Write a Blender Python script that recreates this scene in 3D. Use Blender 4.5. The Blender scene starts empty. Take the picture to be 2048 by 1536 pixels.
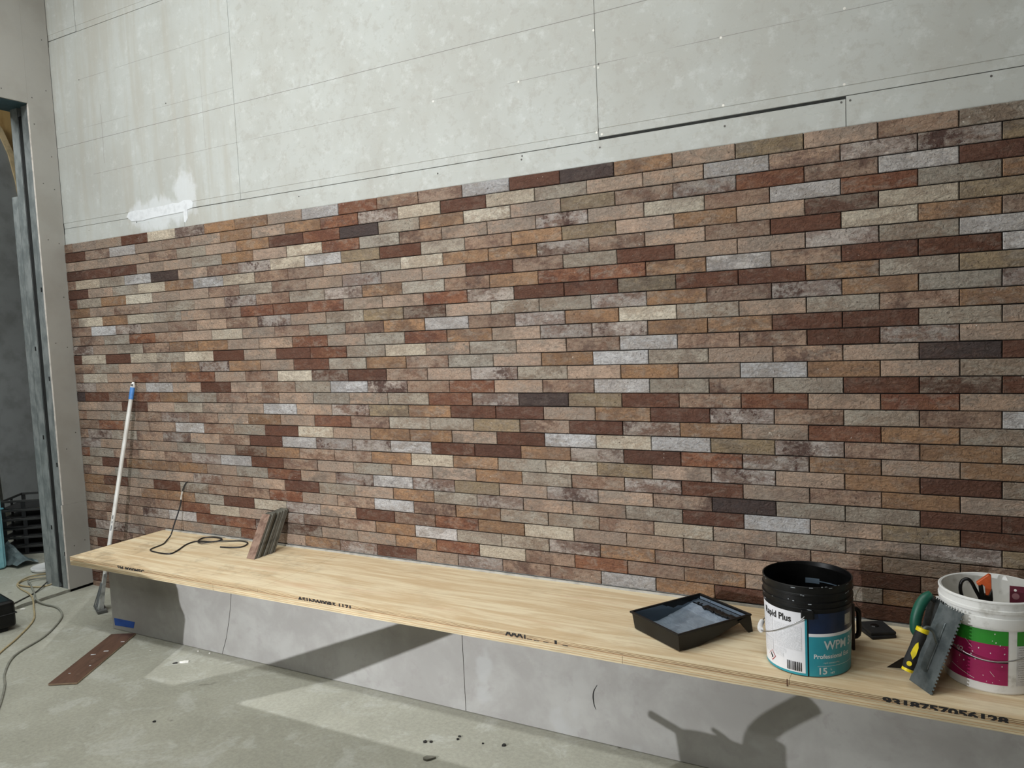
import bpy, bmesh, math, random
from mathutils import Vector, Matrix, Euler
random.seed(7)
SC = bpy.context.scene
COL = SC.collection
PI = math.pi

# ------------------------------------------------------------------ camera
CAM = Vector((4.7445, -3.1484, 1.6227))
AX_R = Vector((0.8741, 0.4835, -0.0453))
AX_F = Vector((-0.4849, 0.8715, -0.0730))
FPX = 1564.4
AX_F.normalize()
AX_R = (AX_R - AX_F * AX_R.dot(AX_F)).normalized()
AX_U = AX_R.cross(AX_F)
cam = bpy.data.cameras.new('camera')
cam_o = bpy.data.objects.new('camera', cam)
COL.objects.link(cam_o)
cam.sensor_fit = 'HORIZONTAL'
cam.sensor_width = 36.0
cam.lens = FPX / 2048 * 36.0
cam.clip_start = 0.02
m = Matrix((AX_R, AX_U, -AX_F)).transposed().to_4x4()
m.translation = CAM
cam_o.matrix_world = m
SC.camera = cam_o

# ------------------------------------------------------------------ world, lights, exposure
SC.view_settings.view_transform = 'Standard'
SC.view_settings.look = 'None'
SC.view_settings.gamma = 1.0
SC.view_settings.use_curve_mapping = False
SC.view_settings.exposure = 0.0
w = bpy.data.worlds.new('world')
SC.world = w
w.use_nodes = True
w.node_tree.nodes['Background'].inputs[0].default_value = (0.92, 0.96, 1.0, 1)
w.node_tree.nodes['Background'].inputs[1].default_value = 0.15

def light(name, kind, loc, energy, color, target=None, size=0.1, size_y=None, spot=None, blend=0.3):
    l = bpy.data.lights.new(name, kind)
    l.energy = energy
    l.color = color
    if kind == 'AREA':
        l.shape = 'RECTANGLE' if size_y else 'DISK'
        l.size = size
        if size_y: l.size_y = size_y
    else:
        l.shadow_soft_size = size
    if kind == 'SPOT':
        l.spot_size = math.radians(spot or 120)
        l.spot_blend = blend
    o = bpy.data.objects.new(name, l)
    COL.objects.link(o)
    o.location = loc
    if target is not None:
        d = Vector(target) - Vector(loc)
        o.rotation_euler = d.to_track_quat('-Z', 'Y').to_euler()
    return o

LAMP_B = Vector((2.35, -3.11, 0.95))      # flood light standing on a work table, left of the frame
LAMP_A = Vector((3.6, -5.7, 1.95))       # flood light on a stand behind the camera
light('low_flood', 'SPOT', LAMP_B + Vector((0.05, 0.11, 0)), 285, (0.96, 0.975, 1.0), (2.0, -0.2, 1.2), 0.002, spot=150, blend=0.9)
light('stand_flood', 'AREA', LAMP_A + Vector((0, 0.08, 0)), 18, (1.0, 0.985, 0.94), (3.0, 0, 1.2), 0.22)
light('ceiling_batten_light', 'AREA', (1.0, -3.2, 4.27), 68, (0.96, 1.0, 0.985), (1.0, -2.95, 0), 0.25, 2.8)
light('ceiling_batten_light', 'AREA', (2.0, -1.5, 4.27), 75, (0.97, 1.0, 0.985), (2.0, -1.25, 0), 4.4, 0.25)
light('ceiling_batten_light', 'AREA', (4.2, -3.0, 4.27), 20, (0.98, 1.0, 0.96), (4.2, -2.9, 0), 1.5, 0.25)
light('ceiling_batten_light', 'AREA', (-1.2, -1.2, 4.27), 45, (0.95, 1.0, 0.97), (-1.2, -1.0, 0), 1.2, 0.25)  # unseen fitting added to light the room beyond the opening

# ------------------------------------------------------------------ helpers
def srgb(c):
    if len(c) == 4: c = c[:3]
    return tuple(((v / 255) / 12.92 if v / 255 <= 0.04045 else ((v / 255 + 0.055) / 1.055) ** 2.4) for v in c) + (1.0,)

class NT:
    def __init__(s, name):
        s.m = bpy.data.materials.new(name)
        s.m.use_nodes = True
        s.t = s.m.node_tree
        s.b = s.t.nodes['Principled BSDF']
        s.geo = None
    def n(s, typ, **kw):
        nd = s.t.nodes.new(typ)
        for k, v in kw.items(): setattr(nd, k, v)
        return nd
    def l(s, a, b): s.t.links.new(a, b)
    def pos(s):
        if not s.geo: s.geo = s.n('ShaderNodeNewGeometry')
        return s.geo.outputs['Position']
    def obj(s):
        return s.n('ShaderNodeTexCoord').outputs['Object']
    def sep(s, v):
        nd = s.n('ShaderNodeSeparateXYZ'); s.l(v, nd.inputs[0]); return nd.outputs
    def math(s, op, a, b=None, c=None, clamp=False):
        nd = s.n('ShaderNodeMath', operation=op); nd.use_clamp = clamp
        for i, x in enumerate((a, b, c)):
            if x is None: continue
            if hasattr(x, 'is_output'): s.l(x, nd.inputs[i])
            else: nd.inputs[i].default_value = x
        return nd.outputs[0]
    def vscale(s, v, sc):
        nd = s.n('ShaderNodeVectorMath', operation='MULTIPLY'); s.l(v, nd.inputs[0]); nd.inputs[1].default_value = sc
        return nd.outputs[0]
    def vadd(s, v, u):
        nd = s.n('ShaderNodeVectorMath', operation='ADD'); s.l(v, nd.inputs[0])
        if hasattr(u, 'is_output'): s.l(u, nd.inputs[1])
        else: nd.inputs[1].default_value = u
        return nd.outputs[0]
    def noise(s, v, scale, detail=4, rough=0.55, dist=0.0):
        nd = s.n('ShaderNodeTexNoise'); s.l(v, nd.inputs['Vector'])
        nd.inputs['Scale'].default_value = scale; nd.inputs['Detail'].default_value = detail
        nd.inputs['Roughness'].default_value = rough; nd.inputs['Distortion'].default_value = dist
        return nd.outputs['Fac']
    def ramp(s, f, a, b, lo=0.0, hi=1.0):
        nd = s.n('ShaderNodeMapRange'); nd.interpolation_type = 'SMOOTHSTEP'; nd.clamp = True
        s.l(f, nd.inputs[0])
        for i, x in ((1, a), (2, b), (3, lo), (4, hi)): nd.inputs[i].default_value = x
        return nd.outputs[0]
    def mix(s, f, a, b, mode='MIX'):
        nd = s.n('ShaderNodeMix', data_type='RGBA', blend_type=mode)
        if hasattr(f, 'is_output'): s.l(f, nd.inputs[0])
        else: nd.inputs[0].default_value = f
        for i, x in ((6, a), (7, b)):
            if hasattr(x, 'is_output'): s.l(x, nd.inputs[i])
            else: nd.inputs[i].default_value = x
        return nd.outputs[2]
    def bump(s, h, strength, dist=0.01):
        nd = s.n('ShaderNodeBump'); s.l(h, nd.inputs['Height'])
        nd.inputs['Strength'].default_value = strength; nd.inputs['Distance'].default_value = dist
        s.l(nd.outputs[0], s.b.inputs['Normal'])
    def done(s, col=None, rough=0.6, metal=0.0, spec=None):
        if col is not None:
            if hasattr(col, 'is_output'): s.l(col, s.b.inputs['Base Color'])
            else: s.b.inputs['Base Color'].default_value = col
        if hasattr(rough, 'is_output'): s.l(rough, s.b.inputs['Roughness'])
        else: s.b.inputs['Roughness'].default_value = rough
        s.b.inputs['Metallic'].default_value = metal
        if spec is not None: s.b.inputs['Specular IOR Level'].default_value = spec
        return s.m

MATS = {}
def basic(name, c, rough=0.6, metal=0.0, c2=None, scale=20, amt=1.0, bump=0.0, bscale=80, stretch=(1, 1, 1), lo=0.4, hi=0.7, spec=None):
    if name in MATS: return MATS[name]
    t = NT(name)
    v = t.vscale(t.obj(), stretch)
    f = t.noise(v, scale, 5, 0.6)
    if c2 is None:
        c2 = tuple(max(0, x * 0.86) for x in c)
    col = t.mix(t.ramp(f, lo, hi, 0, amt), srgb(c), srgb(c2))
    if bump > 0: t.bump(t.noise(v, bscale, 4, 0.6), bump, 0.004)
    MATS[name] = t.done(col, rough, metal, spec)
    return MATS[name]

def new_obj(name, bm, mat, parent=None, smooth=False, loc=None, rot=None):
    me = bpy.data.meshes.new(name)
    bm.normal_update()
    bm.to_mesh(me); bm.free()
    if smooth:
        for p in me.polygons: p.use_smooth = True
    if isinstance(mat, (list, tuple)):
        for q in mat: me.materials.append(q)
    else: me.materials.append(mat)
    o = bpy.data.objects.new(name, me)
    COL.objects.link(o)
    if parent is not None: o.parent = parent
    if loc is not None: o.location = loc
    if rot is not None: o.rotation_euler = rot
    return o

def empty(name, loc=(0, 0, 0), rz=0.0, label=None, cat=None, group=None):
    o = bpy.data.objects.new(name, None)
    o.empty_display_size = 0.05
    COL.objects.link(o); o.location = loc; o.rotation_euler = (0, 0, rz)
    if label: tag(o, label, cat, group)
    return o

def tag(o, label=None, cat=None, group=None, kind=None):
    if label: o['label'] = label
    if cat: o['category'] = cat
    if group: o['group'] = group
    if kind: o['kind'] = kind
    return o

def add_box(bm, lo, hi, bev=0.0, seg=1, M=None):
    x0, y0, z0 = lo; x1, y1, z1 = hi
    vs = [bm.verts.new(p) for p in ((x0, y0, z0), (x1, y0, z0), (x1, y1, z0), (x0, y1, z0), (x0, y0, z1), (x1, y0, z1), (x1, y1, z1), (x0, y1, z1))]
    fs = [bm.faces.new([vs[i] for i in f]) for f in ((0, 3, 2, 1), (4, 5, 6, 7), (0, 1, 5, 4), (1, 2, 6, 5), (2, 3, 7, 6), (3, 0, 4, 7))]
    out = vs
    if bev > 0:
        es = list({e for f in fs for e in f.edges})
        r = bmesh.ops.bevel(bm, geom=es, offset=bev, segments=seg, affect='EDGES', profile=0.6)
        out = list({v for f in r['faces'] for v in f.verts} | {v for v in vs if v.is_valid})
    if M is not None:
        for v in out: v.co = M @ v.co
    return out

def box(name, lo, hi, mat, parent=None, bev=0.0, seg=1, rot=None, loc=None):
    bm = bmesh.new(); add_box(bm, lo, hi, bev, seg)
    return new_obj(name, bm, mat, parent, False, loc, rot)

def add_prism(bm, pts, h0, h1, axis='z'):
    """extruded polygon; pts 2-D in the two other axes"""
    def P(a, b, h):
        return {'z': (a, b, h), 'y': (a, h, b), 'x': (h, a, b)}[axis]
    lo = [bm.verts.new(P(a, b, h0)) for a, b in pts]
    hi = [bm.verts.new(P(a, b, h1)) for a, b in pts]
    n = len(pts)
    bm.faces.new(lo); bm.faces.new(hi[::-1])
    for i in range(n):
        bm.faces.new((lo[i], hi[i], hi[(i + 1) % n], lo[(i + 1) % n]))
    bmesh.ops.recalc_face_normals(bm, faces=bm.faces)

def prism(name, pts, h0, h1, mat, parent=None, axis='z', bev=0.0):
    bm = bmesh.new(); add_prism(bm, pts, h0, h1, axis)
    if bev: bmesh.ops.bevel(bm, geom=list(bm.edges), offset=bev, segments=1, affect='EDGES')
    return new_obj(name, bm, mat, parent)

def add_lathe(bm, prof, n=64, a0=0.0, a1=2 * PI, c=(0, 0, 0)):
    full = abs(a1 - a0 - 2 * PI) < 1e-6
    k = n if full else n + 1
    rings = []
    for r, z in prof:
        rings.append([bm.verts.new((c[0] + r * math.cos(a0 + (a1 - a0) * i / n), c[1] + r * math.sin(a0 + (a1 - a0) * i / n), c[2] + z)) for i in range(k)])
    for a, b in zip(rings, rings[1:]):
        for i in range(n):
            j = (i + 1) % k
            bm.faces.new((a[i], a[j], b[j], b[i]))
    return rings

def lathe(name, prof, mat, parent=None, n=64, a0=0.0, a1=2 * PI, caps=True, loc=None, smooth=True):
    bm = bmesh.new()
    rings = add_lathe(bm, prof, n, a0, a1)
    if caps and abs(a1 - a0 - 2 * PI) < 1e-6:
        bm.faces.new(rings[0][::-1]); bm.faces.new(rings[-1])
    bmesh.ops.recalc_face_normals(bm, faces=bm.faces)
    o = new_obj(name, bm, mat, parent, smooth, loc)
    if smooth: sharp(o)
    return o

def sharp(o, ang=35):
    me = o.data
    bm = bmesh.new(); bm.from_mesh(me)
    for e in bm.edges:
        if len(e.link_faces) == 2 and e.calc_face_angle(0) > math.radians(ang): e.smooth = False
    bm.to_mesh(me); bm.free()

def smooth_path(pts, sub=6):
    pts = [Vector(p) for p in pts]
    out = []
    for i in range(len(pts) - 1):
        p0 = pts[max(i - 1, 0)]; p1 = pts[i]; p2 = pts[i + 1]; p3 = pts[min(i + 2, len(pts) - 1)]
        for k in range(sub):
            t = k / sub
            out.append(0.5 * ((2 * p1) + (p2 - p0) * t + (2 * p0 - 5 * p1 + 4 * p2 - p3) * t * t + (3 * p1 - p0 - 3 * p2 + p3) * t ** 3))
    out.append(pts[-1])
    return out

def add_tube(bm, pts, r, n=8, flat=1.0, up=None):
    pts = [Vector(p) for p in pts]
    rs = r if isinstance(r, (list, tuple)) else [r] * len(pts)
    rings = []
    prev = None
    for i, p in enumerate(pts):
        d = (pts[min(i + 1, len(pts) - 1)] - pts[max(i - 1, 0)]).normalized()
        if prev is None:
            a = up if up is not None else (Vector((0, 0, 1)) if abs(d.z) < 0.9 else Vector((1, 0, 0)))
        else: a = prev
        nx = (a - d * a.dot(d)).normalized()
        prev = nx
        ny = d.cross(nx)
        rings.append([bm.verts.new(p + nx * rs[i] * math.cos(2 * PI * k / n) + ny * rs[i] * flat * math.sin(2 * PI * k / n)) for k in range(n)])
    for a, b in zip(rings, rings[1:]):
        for k in range(n):
            bm.faces.new((a[k], a[(k + 1) % n], b[(k + 1) % n], b[k]))
    bm.faces.new(rings[0][::-1]); bm.faces.new(rings[-1])

def tube(name, pts, r, mat, parent=None, n=8, sub=0, flat=1.0, up=None, smooth=True):
    bm = bmesh.new()
    if sub and isinstance(r, (list, tuple)):
        k = len(r) - 1; q = sub * (len(pts) - 1)
        r = [r[min(int(i * k / q), k - 1)] + (r[min(int(i * k / q), k - 1) + 1] - r[min(int(i * k / q), k - 1)]) * (i * k / q - min(int(i * k / q), k - 1)) for i in range(q + 1)]
    add_tube(bm, smooth_path(pts, sub) if sub else pts, r, n, flat, up)
    bmesh.ops.recalc_face_normals(bm, faces=bm.faces)
    o = new_obj(name, bm, mat, parent, smooth)
    if smooth: sharp(o, 50)
    return o

def cyl_patch(bm, r, a0, a1, z0, z1, n=None, rtop=None):
    n = n or max(2, int(abs(a1 - a0) / 0.08))
    rt = r if rtop is None else rtop
    lo = [bm.verts.new((r * math.cos(a0 + (a1 - a0) * i / n), r * math.sin(a0 + (a1 - a0) * i / n), z0)) for i in range(n + 1)]
    hi = [bm.verts.new((rt * math.cos(a0 + (a1 - a0) * i / n), rt * math.sin(a0 + (a1 - a0) * i / n), z1)) for i in range(n + 1)]
    for i in range(n): bm.faces.new((lo[i], lo[i + 1], hi[i + 1], hi[i]))

def text_mesh(body, size, weight=0.0, align='LEFT', width=1.0, res=3):
    """flat outline mesh of a word: list of verts, list of faces"""
    c = bpy.data.curves.new('lettering', 'FONT')
    c.body = body; c.size = size; c.offset = weight; c.align_x = align; c.resolution_u = res
    o = bpy.data.objects.new('lettering_tmp', c)
    COL.objects.link(o)
    dg = bpy.context.evaluated_depsgraph_get()
    me = o.evaluated_get(dg).to_mesh()
    vs = [Vector((v.co.x * width, v.co.y, 0)) for v in me.vertices]
    fs = [list(p.vertices) for p in me.polygons]
    o.evaluated_get(dg).to_mesh_clear()
    bpy.data.objects.remove(o); bpy.data.curves.remove(c)
    return vs, fs

def text_on(bm, body, size, fn, **kw):
    vs, fs = text_mesh(body, size, **kw)
    bv = [bm.verts.new(fn(v.x, v.y)) for v in vs]
    for f in fs:
        try: bm.faces.new([bv[i] for i in f])
        except ValueError: pass

# ------------------------------------------------------------------ materials
def make_brick_mat():
    t = NT('brick_slip_clay')
    def attr(n):
        a = t.n('ShaderNodeAttribute', attribute_name=n); return a
    A = attr('tone').outputs['Color']; B = attr('tone_b').outputs['Color']
    vy = t.sep(attr('vary').outputs['Vector'])
    seed, mot, spot = vy[0], vy[1], vy[2]
    cmb = t.n('ShaderNodeCombineXYZ')
    t.l(t.math('MULTIPLY', seed, 37.0), cmb.inputs[0]); t.l(t.math('MULTIPLY', seed, 91.0), cmb.inputs[1]); t.l(t.math('MULTIPLY', seed, 13.0), cmb.inputs[2])
    v = t.vadd(t.pos(), cmb.outputs[0])
    v2 = t.vscale(v, (1, 1, 1.9))
    big = t.noise(v2, 6.5, 3, 0.6)
    mid = t.noise(v2, 38, 5, 0.72, 0.4)
    fine = t.noise(v, 120, 5, 0.75)
    f = t.math('ADD', t.math('MULTIPLY', big, 0.55), t.math('MULTIPLY', mid, 0.45))
    msk = t.math('MULTIPLY', t.ramp(f, 0.42, 0.58), mot)
    col = t.mix(msk, A, B)
    dust = t.math('MULTIPLY', t.ramp(t.noise(t.vadd(v2, (5, 2, 8)), 16, 5, 0.7, 0.5), 0.46, 0.66), t.math('MULTIPLY', t.math('SUBTRACT', mot, 0.45, clamp=True), 0.9))
    col = t.mix(dust, col, srgb((142, 133, 122)))
    # dark clusters
    sp = t.ramp(t.math('ADD', t.math('MULTIPLY', t.noise(v, 7, 2), 0.5), t.math('MULTIPLY', t.noise(v, 60, 5, 0.8), 0.5)), 0.53, 0.60)
    col = t.mix(t.math('MULTIPLY', sp, spot), col, srgb((72, 52, 46)))
    # overall grain
    g = t.ramp(fine, 0.28, 0.72, 0.74, 1.2)
    cc = t.n('ShaderNodeCombineColor'); t.l(g, cc.inputs[0]); t.l(g, cc.inputs[1]); t.l(g, cc.inputs[2])
    col = t.mix(1.0, col, cc.outputs[0], 'MULTIPLY')
    # pits and lime flecks
    pit = t.ramp(t.noise(v, 85, 3, 0.5), 0.66, 0.73, 0, 0.7)
    col = t.mix(pit, col, srgb((60, 45, 38)))
    fl = t.math('MULTIPLY', t.ramp(t.noise(v, 75, 3, 0.6), 0.69, 0.74), t.ramp(t.noise(v, 8, 1), 0.5, 0.62, 0, 0.75))
    col = t.mix(fl, col, srgb((205, 198, 188)))
    h = t.math('ADD', t.math('MULTIPLY', t.noise(t.vscale(v, (1, 1, 1.7)), 34, 4, 0.6, 1.2), 1.0), t.math('MULTIPLY', fine, 0.25))
    t.bump(h, 1.0, 0.011)
    return t.done(col, 0.72, 0, 0.3)
M_BRICK = make_brick_mat()

def make_board_mat():
    t = NT('fibre_cement_board')
    p = t.pos(); x, y, z = t.sep(p)
    big = t.noise(t.vscale(p, (1, 1, 0.8)), 1.6, 4, 0.6)
    blotch = t.noise(p, 24, 6, 0.72, 0.3)
    col = t.mix(t.ramp(big, 0.35, 0.65), srgb((176, 179, 176)), srgb((167, 168, 163)))
    amt = t.ramp(x, 1.2, 1.4, 0.2, 0.5)
    col = t.mix(t.math('MULTIPLY', t.ramp(blotch, 0.50, 0.64), amt), col, srgb((158, 156, 150)))
    col = t.mix(t.math('MULTIPLY', t.ramp(t.noise(p, 13, 6, 0.75), 0.52, 0.68), 0.45), col, srgb((192, 196, 194)))
    # wiped vertical streaks on the left sheet
    st = t.noise(t.vscale(p, (9, 1, 0.7)), 1.0, 4, 0.6)
    col = t.mix(t.math('MULTIPLY', t.ramp(st, 0.45, 0.62, 0, 0.55), t.ramp(x, 1.29, 1.33, 1.0, 0.1)), col, srgb((164, 161, 152)))
    # set-out lines in pencil
    wob = t.math('MULTIPLY', t.math('SUBTRACT', t.noise(p, 1.3, 1), 0.5), 0.01)
    zz = t.math('ADD', z, wob)
    brk = t.ramp(t.noise(p, 3.1, 3), 0.36, 0.5)
    for zc, xa, xb, s, wd in ((2.918, -0.4, 4.0, 0.75, 0.0012), (2.709, 0.02, 4.7, 0.5, 0.0011), (3.006, -0.3, 1.31, 0.35, 0.0012), (3.306, -0.1, 1.31, 0.4, 0.0012)):
        ln = t.math('COMPARE', zz, zc, wd)
        ln = t.math('MULTIPLY', ln, t.math('MULTIPLY', t.math('GREATER_THAN', x, xa), t.math('LESS_THAN', x, xb)))
        ln = t.math('MULTIPLY', ln, t.math('MULTIPLY', brk, s) if s < 0.7 else s)
        col = t.mix(ln, col, srgb((92, 88, 82)))
    for xc, za, zb, s in ((0.14, 2.76, 3.12, 0.55), (1.06, 2.72, 3.15, 0.3)):
        ln = t.math('COMPARE', t.math('ADD', x, t.math('MULTIPLY', wob, 5.0)), xc, 0.0016)
        ln = t.math('MULTIPLY', ln, t.math('MULTIPLY', t.math('GREATER_THAN', z, za), t.math('LESS_THAN', z, zb)))
        col = t.mix(t.math('MULTIPLY', ln, s), col, srgb((110, 104, 98)))
    # dried skim of filler around the patch
    dx = t.math('DIVIDE', t.math('ABSOLUTE', t.math('SUBTRACT', x, 0.62)), 0.33)
    dz = t.math('DIVIDE', t.math('ABSOLUTE', t.math('SUBTRACT', z, 2.40)), 0.12)
    d1 = t.math('SQRT', t.math('ADD', t.math('POWER', dx, 2.0), t.math('POWER', dz, 2.0)))
    dx = t.math('DIVIDE', t.math('ABSOLUTE', t.math('SUBTRACT', x, 0.86)), 0.12)
    dz = t.math('DIVIDE', t.math('ABSOLUTE', t.math('SUBTRACT', z, 2.49)), 0.15)
    d2 = t.math('SQRT', t.math('ADD', t.math('POWER', dx, 2.0), t.math('POWER', dz, 2.0)))
    d = t.math('MINIMUM', d1, d2)
    d = t.math('ADD', d, t.math('MULTIPLY', t.math('SUBTRACT', t.noise(t.vscale(p, (1, 1, 0.6)), 14, 4, 0.6, 0.5), 0.5), 1.4))
    col = t.mix(t.ramp(d, 0.55, 1.0, 0.62, 0.0), col, srgb((204, 208, 211)))
    t.bump(t.noise(p, 120, 3, 0.5), 0.08, 0.002)
    return t.done(col, 0.8, 0, 0.25)
M_BOARD = make_board_mat()

def make_floor_mat():
    t = NT('worn_concrete')
    p = t.pos()
    a = t.noise(p, 1.7, 6, 0.62, 0.4); b = t.noise(t.vadd(p, (7, 3, 0)), 5.5, 6, 0.68, 0.6); c = t.noise(p, 60, 4, 0.7)
    col = t.mix(t.ramp(a, 0.38, 0.62), srgb((164, 163, 151)), srgb((154, 153, 141)))
    col = t.mix(t.ramp(b, 0.50, 0.66, 0, 0.75), col, srgb((176, 176, 168)))
    col = t.mix(t.ramp(t.noise(t.vadd(p, (1, 9, 0)), 8, 5, 0.7, 0.5), 0.62, 0.74, 0, 0.65), col, srgb((110, 108, 98)))
    col = t.mix(t.ramp(t.noise(t.vscale(p, (9, 2.5, 1)), 3, 5, 0.7), 0.62, 0.72, 0, 0.35), col, srgb((128, 124, 110)))
    g = t.ramp(c, 0.3, 0.7, 0.9, 1.08)
    cc = t.n('ShaderNodeCombineColor'); [t.l(g, cc.inputs[i]) for i in range(3)]
    col = t.mix(1.0, col, cc.outputs[0], 'MULTIPLY')
    t.bump(t.math('ADD', b, t.math('MULTIPLY', c, 0.3)), 0.25, 0.01)
    return t.done(col, 0.75, 0, 0.3)
M_FLOOR = make_floor_mat()

def make_ply_mat():
    t = NT('pine_plywood')
    p = t.pos(); x, y, z = t.sep(p)
    v = t.vscale(p, (1.0, 11, 1))
    g = t.noise(v, 1.7, 5, 0.62, 0.8)
    g2 = t.noise(t.vscale(p, (2, 60, 1)), 2.0, 4, 0.6)
    col = t.mix(t.ramp(g, 0.38, 0.62), srgb((228, 213, 182)), srgb((208, 184, 148)))
    col = t.mix(t.ramp(g2, 0.45, 0.7, 0, 0.4), col, srgb((194, 162, 122)))
    col = t.mix(t.ramp(t.noise(t.vadd(v, (4, 1, 0)), 0.9, 3), 0.58, 0.7, 0, 0.35), col, srgb((208, 166, 134)))
    # site dirt toward the far end
    dirt = t.math('MULTIPLY', t.ramp(t.noise(p, 5, 5, 0.7), 0.50, 0.68), t.ramp(x, 1.2, 2.4, 0.55, 0.12))
    col = t.mix(dirt, col, srgb((140, 122, 98)))
    t.bump(g2, 0.08, 0.003)
    return t.done(col, 0.6, 0, 0.3)
M_PLY = make_ply_mat()

def make_ply_edge(name, bands, base):
    t = NT(name)
    p = t.pos(); x, y, z = t.sep(p)
    zz = t.math('ADD', z, t.math('MULTIPLY', t.math('SUBTRACT', t.noise(t.vscale(p, (1, 1, 0)), 2.2, 2), 0.5), 0.003))
    n = t.noise(t.vscale(p, (3, 3, 60)), 2, 4)
    col = t.mix(t.ramp(n, 0.4, 0.65), srgb(base), srgb(tuple(c * 0.86 for c in base)))
    for zc, wd, c in bands:
        col = t.mix(t.math('COMPARE', zz, zc, wd), col, srgb(c))
    return t.done(col, 0.7, 0, 0.25)
M_EDGE_U = make_ply_edge('plywood_edge_upper', [(0.4475, 0.0007, (104, 72, 48)), (0.4425, 0.0009, (112, 80, 56)), (0.4375, 0.0009, (100, 68, 46)), (0.4345, 0.0015, (172, 140, 104))], (198, 178, 142))
M_EDGE_L = make_ply_edge('plywood_edge_lower', [(0.4275, 0.0007, (166, 132, 92)), (0.418, 0.0012, (178, 146, 108)), (0.410, 0.0008, (160, 128, 90))], (202, 186, 154))

def make_panel_mat():
    t = NT('bench_front_cement_sheet')
    p = t.pos()
    a = t.noise(p, 3.2, 5, 0.65, 0.3); b = t.noise(p, 14, 5, 0.65, 0.5)
    col = t.mix(t.ramp(a, 0.36, 0.64), srgb((168, 167, 164)), srgb((154, 152, 149)))
    col = t.mix(t.ramp(b, 0.55, 0.7, 0, 0.4), col, srgb((146, 142, 140)))
    col = t.mix(t.ramp(t.noise(t.vadd(p, (3, 3, 3)), 4.5, 3), 0.62, 0.72, 0, 0.5), col, srgb((176, 177, 177)))
    return t.done(col, 0.8, 0, 0.2)
M_PANEL = make_panel_mat()

M_PLASTERBOARD = basic('plasterboard_paper', (166, 164, 159), 0.85, c2=(158, 155, 149), scale=3, spec=0.2)
M_WHITE_CORE = basic('gypsum_edge', (226, 218, 212), 0.85)
M_STEEL = basic('galvanised_steel', (168, 173, 175), 0.5, 0.35, c2=(132, 139, 141), scale=12, stretch=(1.5, 1, 0.8), lo=0.35, hi=0.65, bump=0.05)
M_BLACK_GAP = basic('cavity_shade', (22, 23, 24), 0.95)  # near-black that puts the shade of gaps and holes into the colour
M_ADHESIVE = basic('tile_adhesive_joint', (40, 37, 35), 0.95, c2=(30, 28, 26), scale=40, spec=0.1)
M_CEIL = basic('ceiling_paint', (200, 200, 196), 0.9)
M_WALLG = basic('grey_wall_paint', (176, 176, 172), 0.9)
M_BLACKP = basic('black_plastic', (9, 9, 10), 0.36, c2=(15, 15, 16), scale=30, spec=0.35)
M_BLACKM = basic('black_rubber', (24, 24, 26), 0.75, c2=(33, 32, 32), scale=60, bump=0.2, bscale=200)
M_WHITEP = basic('white_plastic', (226, 226, 226), 0.4, c2=(196, 194, 190), scale=14, lo=0.5, hi=0.75)
M_WIRE = basic('zinc_wire', (176, 176, 178), 0.3, 0.9)
M_FILLER = basic('white_filler', (208, 211, 214), 0.85, c2=(194, 197, 200), scale=30)
M_SCREW = basic('screw_head', (92, 90, 86), 0.5, 0.4)
M_SCREWW = basic('filled_screw_head', (226, 224, 216), 0.8)
M_INK = basic('stencil_ink', (26, 24, 24), 0.8)

# ------------------------------------------------------------------ brick field data
L_P, H_P = 0.252, 0.0611
Z30 = 0.462                     # bottom of the 30th course
XL = -0.34                      # corner with the left wall
TONES = {  # main colour, second colour, mottling, dark spots
 'T': ((154, 132, 115), (131, 117, 105), .85, .3),
 'C': ((176, 166, 150), (150, 136, 120), .8, .0),
 'W': ((172, 169, 168), (140, 134, 130), .8, .12),
 'G': ((146, 138, 126), (122, 107, 94), .85, .2),
 'O': ((140, 109, 82), (116, 91, 73), .9, .35),
 'Y': ((136, 119, 95), (112, 98, 82), .9, .3),
 'N': ((112, 88, 75), (144, 122, 105), .9, .6),
 'M': ((152, 143, 136), (106, 85, 75), .9, 1.0),
 'R': ((99, 63, 48), (122, 84, 63), .8, .15),
 'D': ((82, 53, 41), (95, 63, 49), .6, .05),
 'K': ((62, 51, 48), (74, 57, 51), .5, .0),
 'B': ((82, 57, 45), (136, 127, 116), .6, .0),
}
ROWS = """N T T D C M O O T W R N N W D K O T Y T N G
D N W T N T O T O R M C D C G T T W N M M Y
T T T T N G T O D R K G O C T Y N M R N W D
D D D T T G O T C R G N T T M T C N W R G O
N C G W K T N M C W Y D G N O Y T O T B C Y
D T G C O W C N N T G C O O M N T N D C O N
D G O C T T N G N T M T T D N G D T T M G W
O T N T G T M N G M O G N O R R O W N D D W
N C O C G T N R R R T T R M D D Y D D O G Y
N W M T N T N M T G Y B T G G M O N M O G M
T N G R N T C T N G N O W N M O C G T G N O
M T G N O O T T R T G R O T M M O O D D G T
D C D C G C D T D R G C T G T N W N N D M T
N G T T O M O T D G O N G T O W G T N T K D
N C T R N R T N C B D N T M G T O T W O T G
M T T W T D T N G W M N R T N W G N G D B D
K D N R O G N N T G T G R M K Y D N R T R T
T T D T G T T W T M Y O D D T O D M N G N W
N T G N M N T O T R N G G Y N D M O T R O G
N R T N W N G D C T O O T D W C W Y M N O G
N M G N M T N D W M M W D D O M D R M O T O
M T N T G T B O N N O C O G C Y T M T O D G
R G N T N M W D N T G T T O G N M D T N O T
G D O O O T G R T M W M Y T M T N K G G D D
N T G T T M N T D G T O G M T T G D W T Y D
O D T D G N N R T N W N O G G N C T G T M Y
O O T O O G D C M T D N R O C T T T N N T N
G T N N R C T M N N O W G G M O N T T D N N
N N N M W R R M B T T O R C N R N O T G O O
N T T T T G R T O M D T M N N W O D D D R D
D M M N
G N N T
N D N T
T N M N
N T N M
N T D N
D N N T
N D N N""".split('\n')

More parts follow.
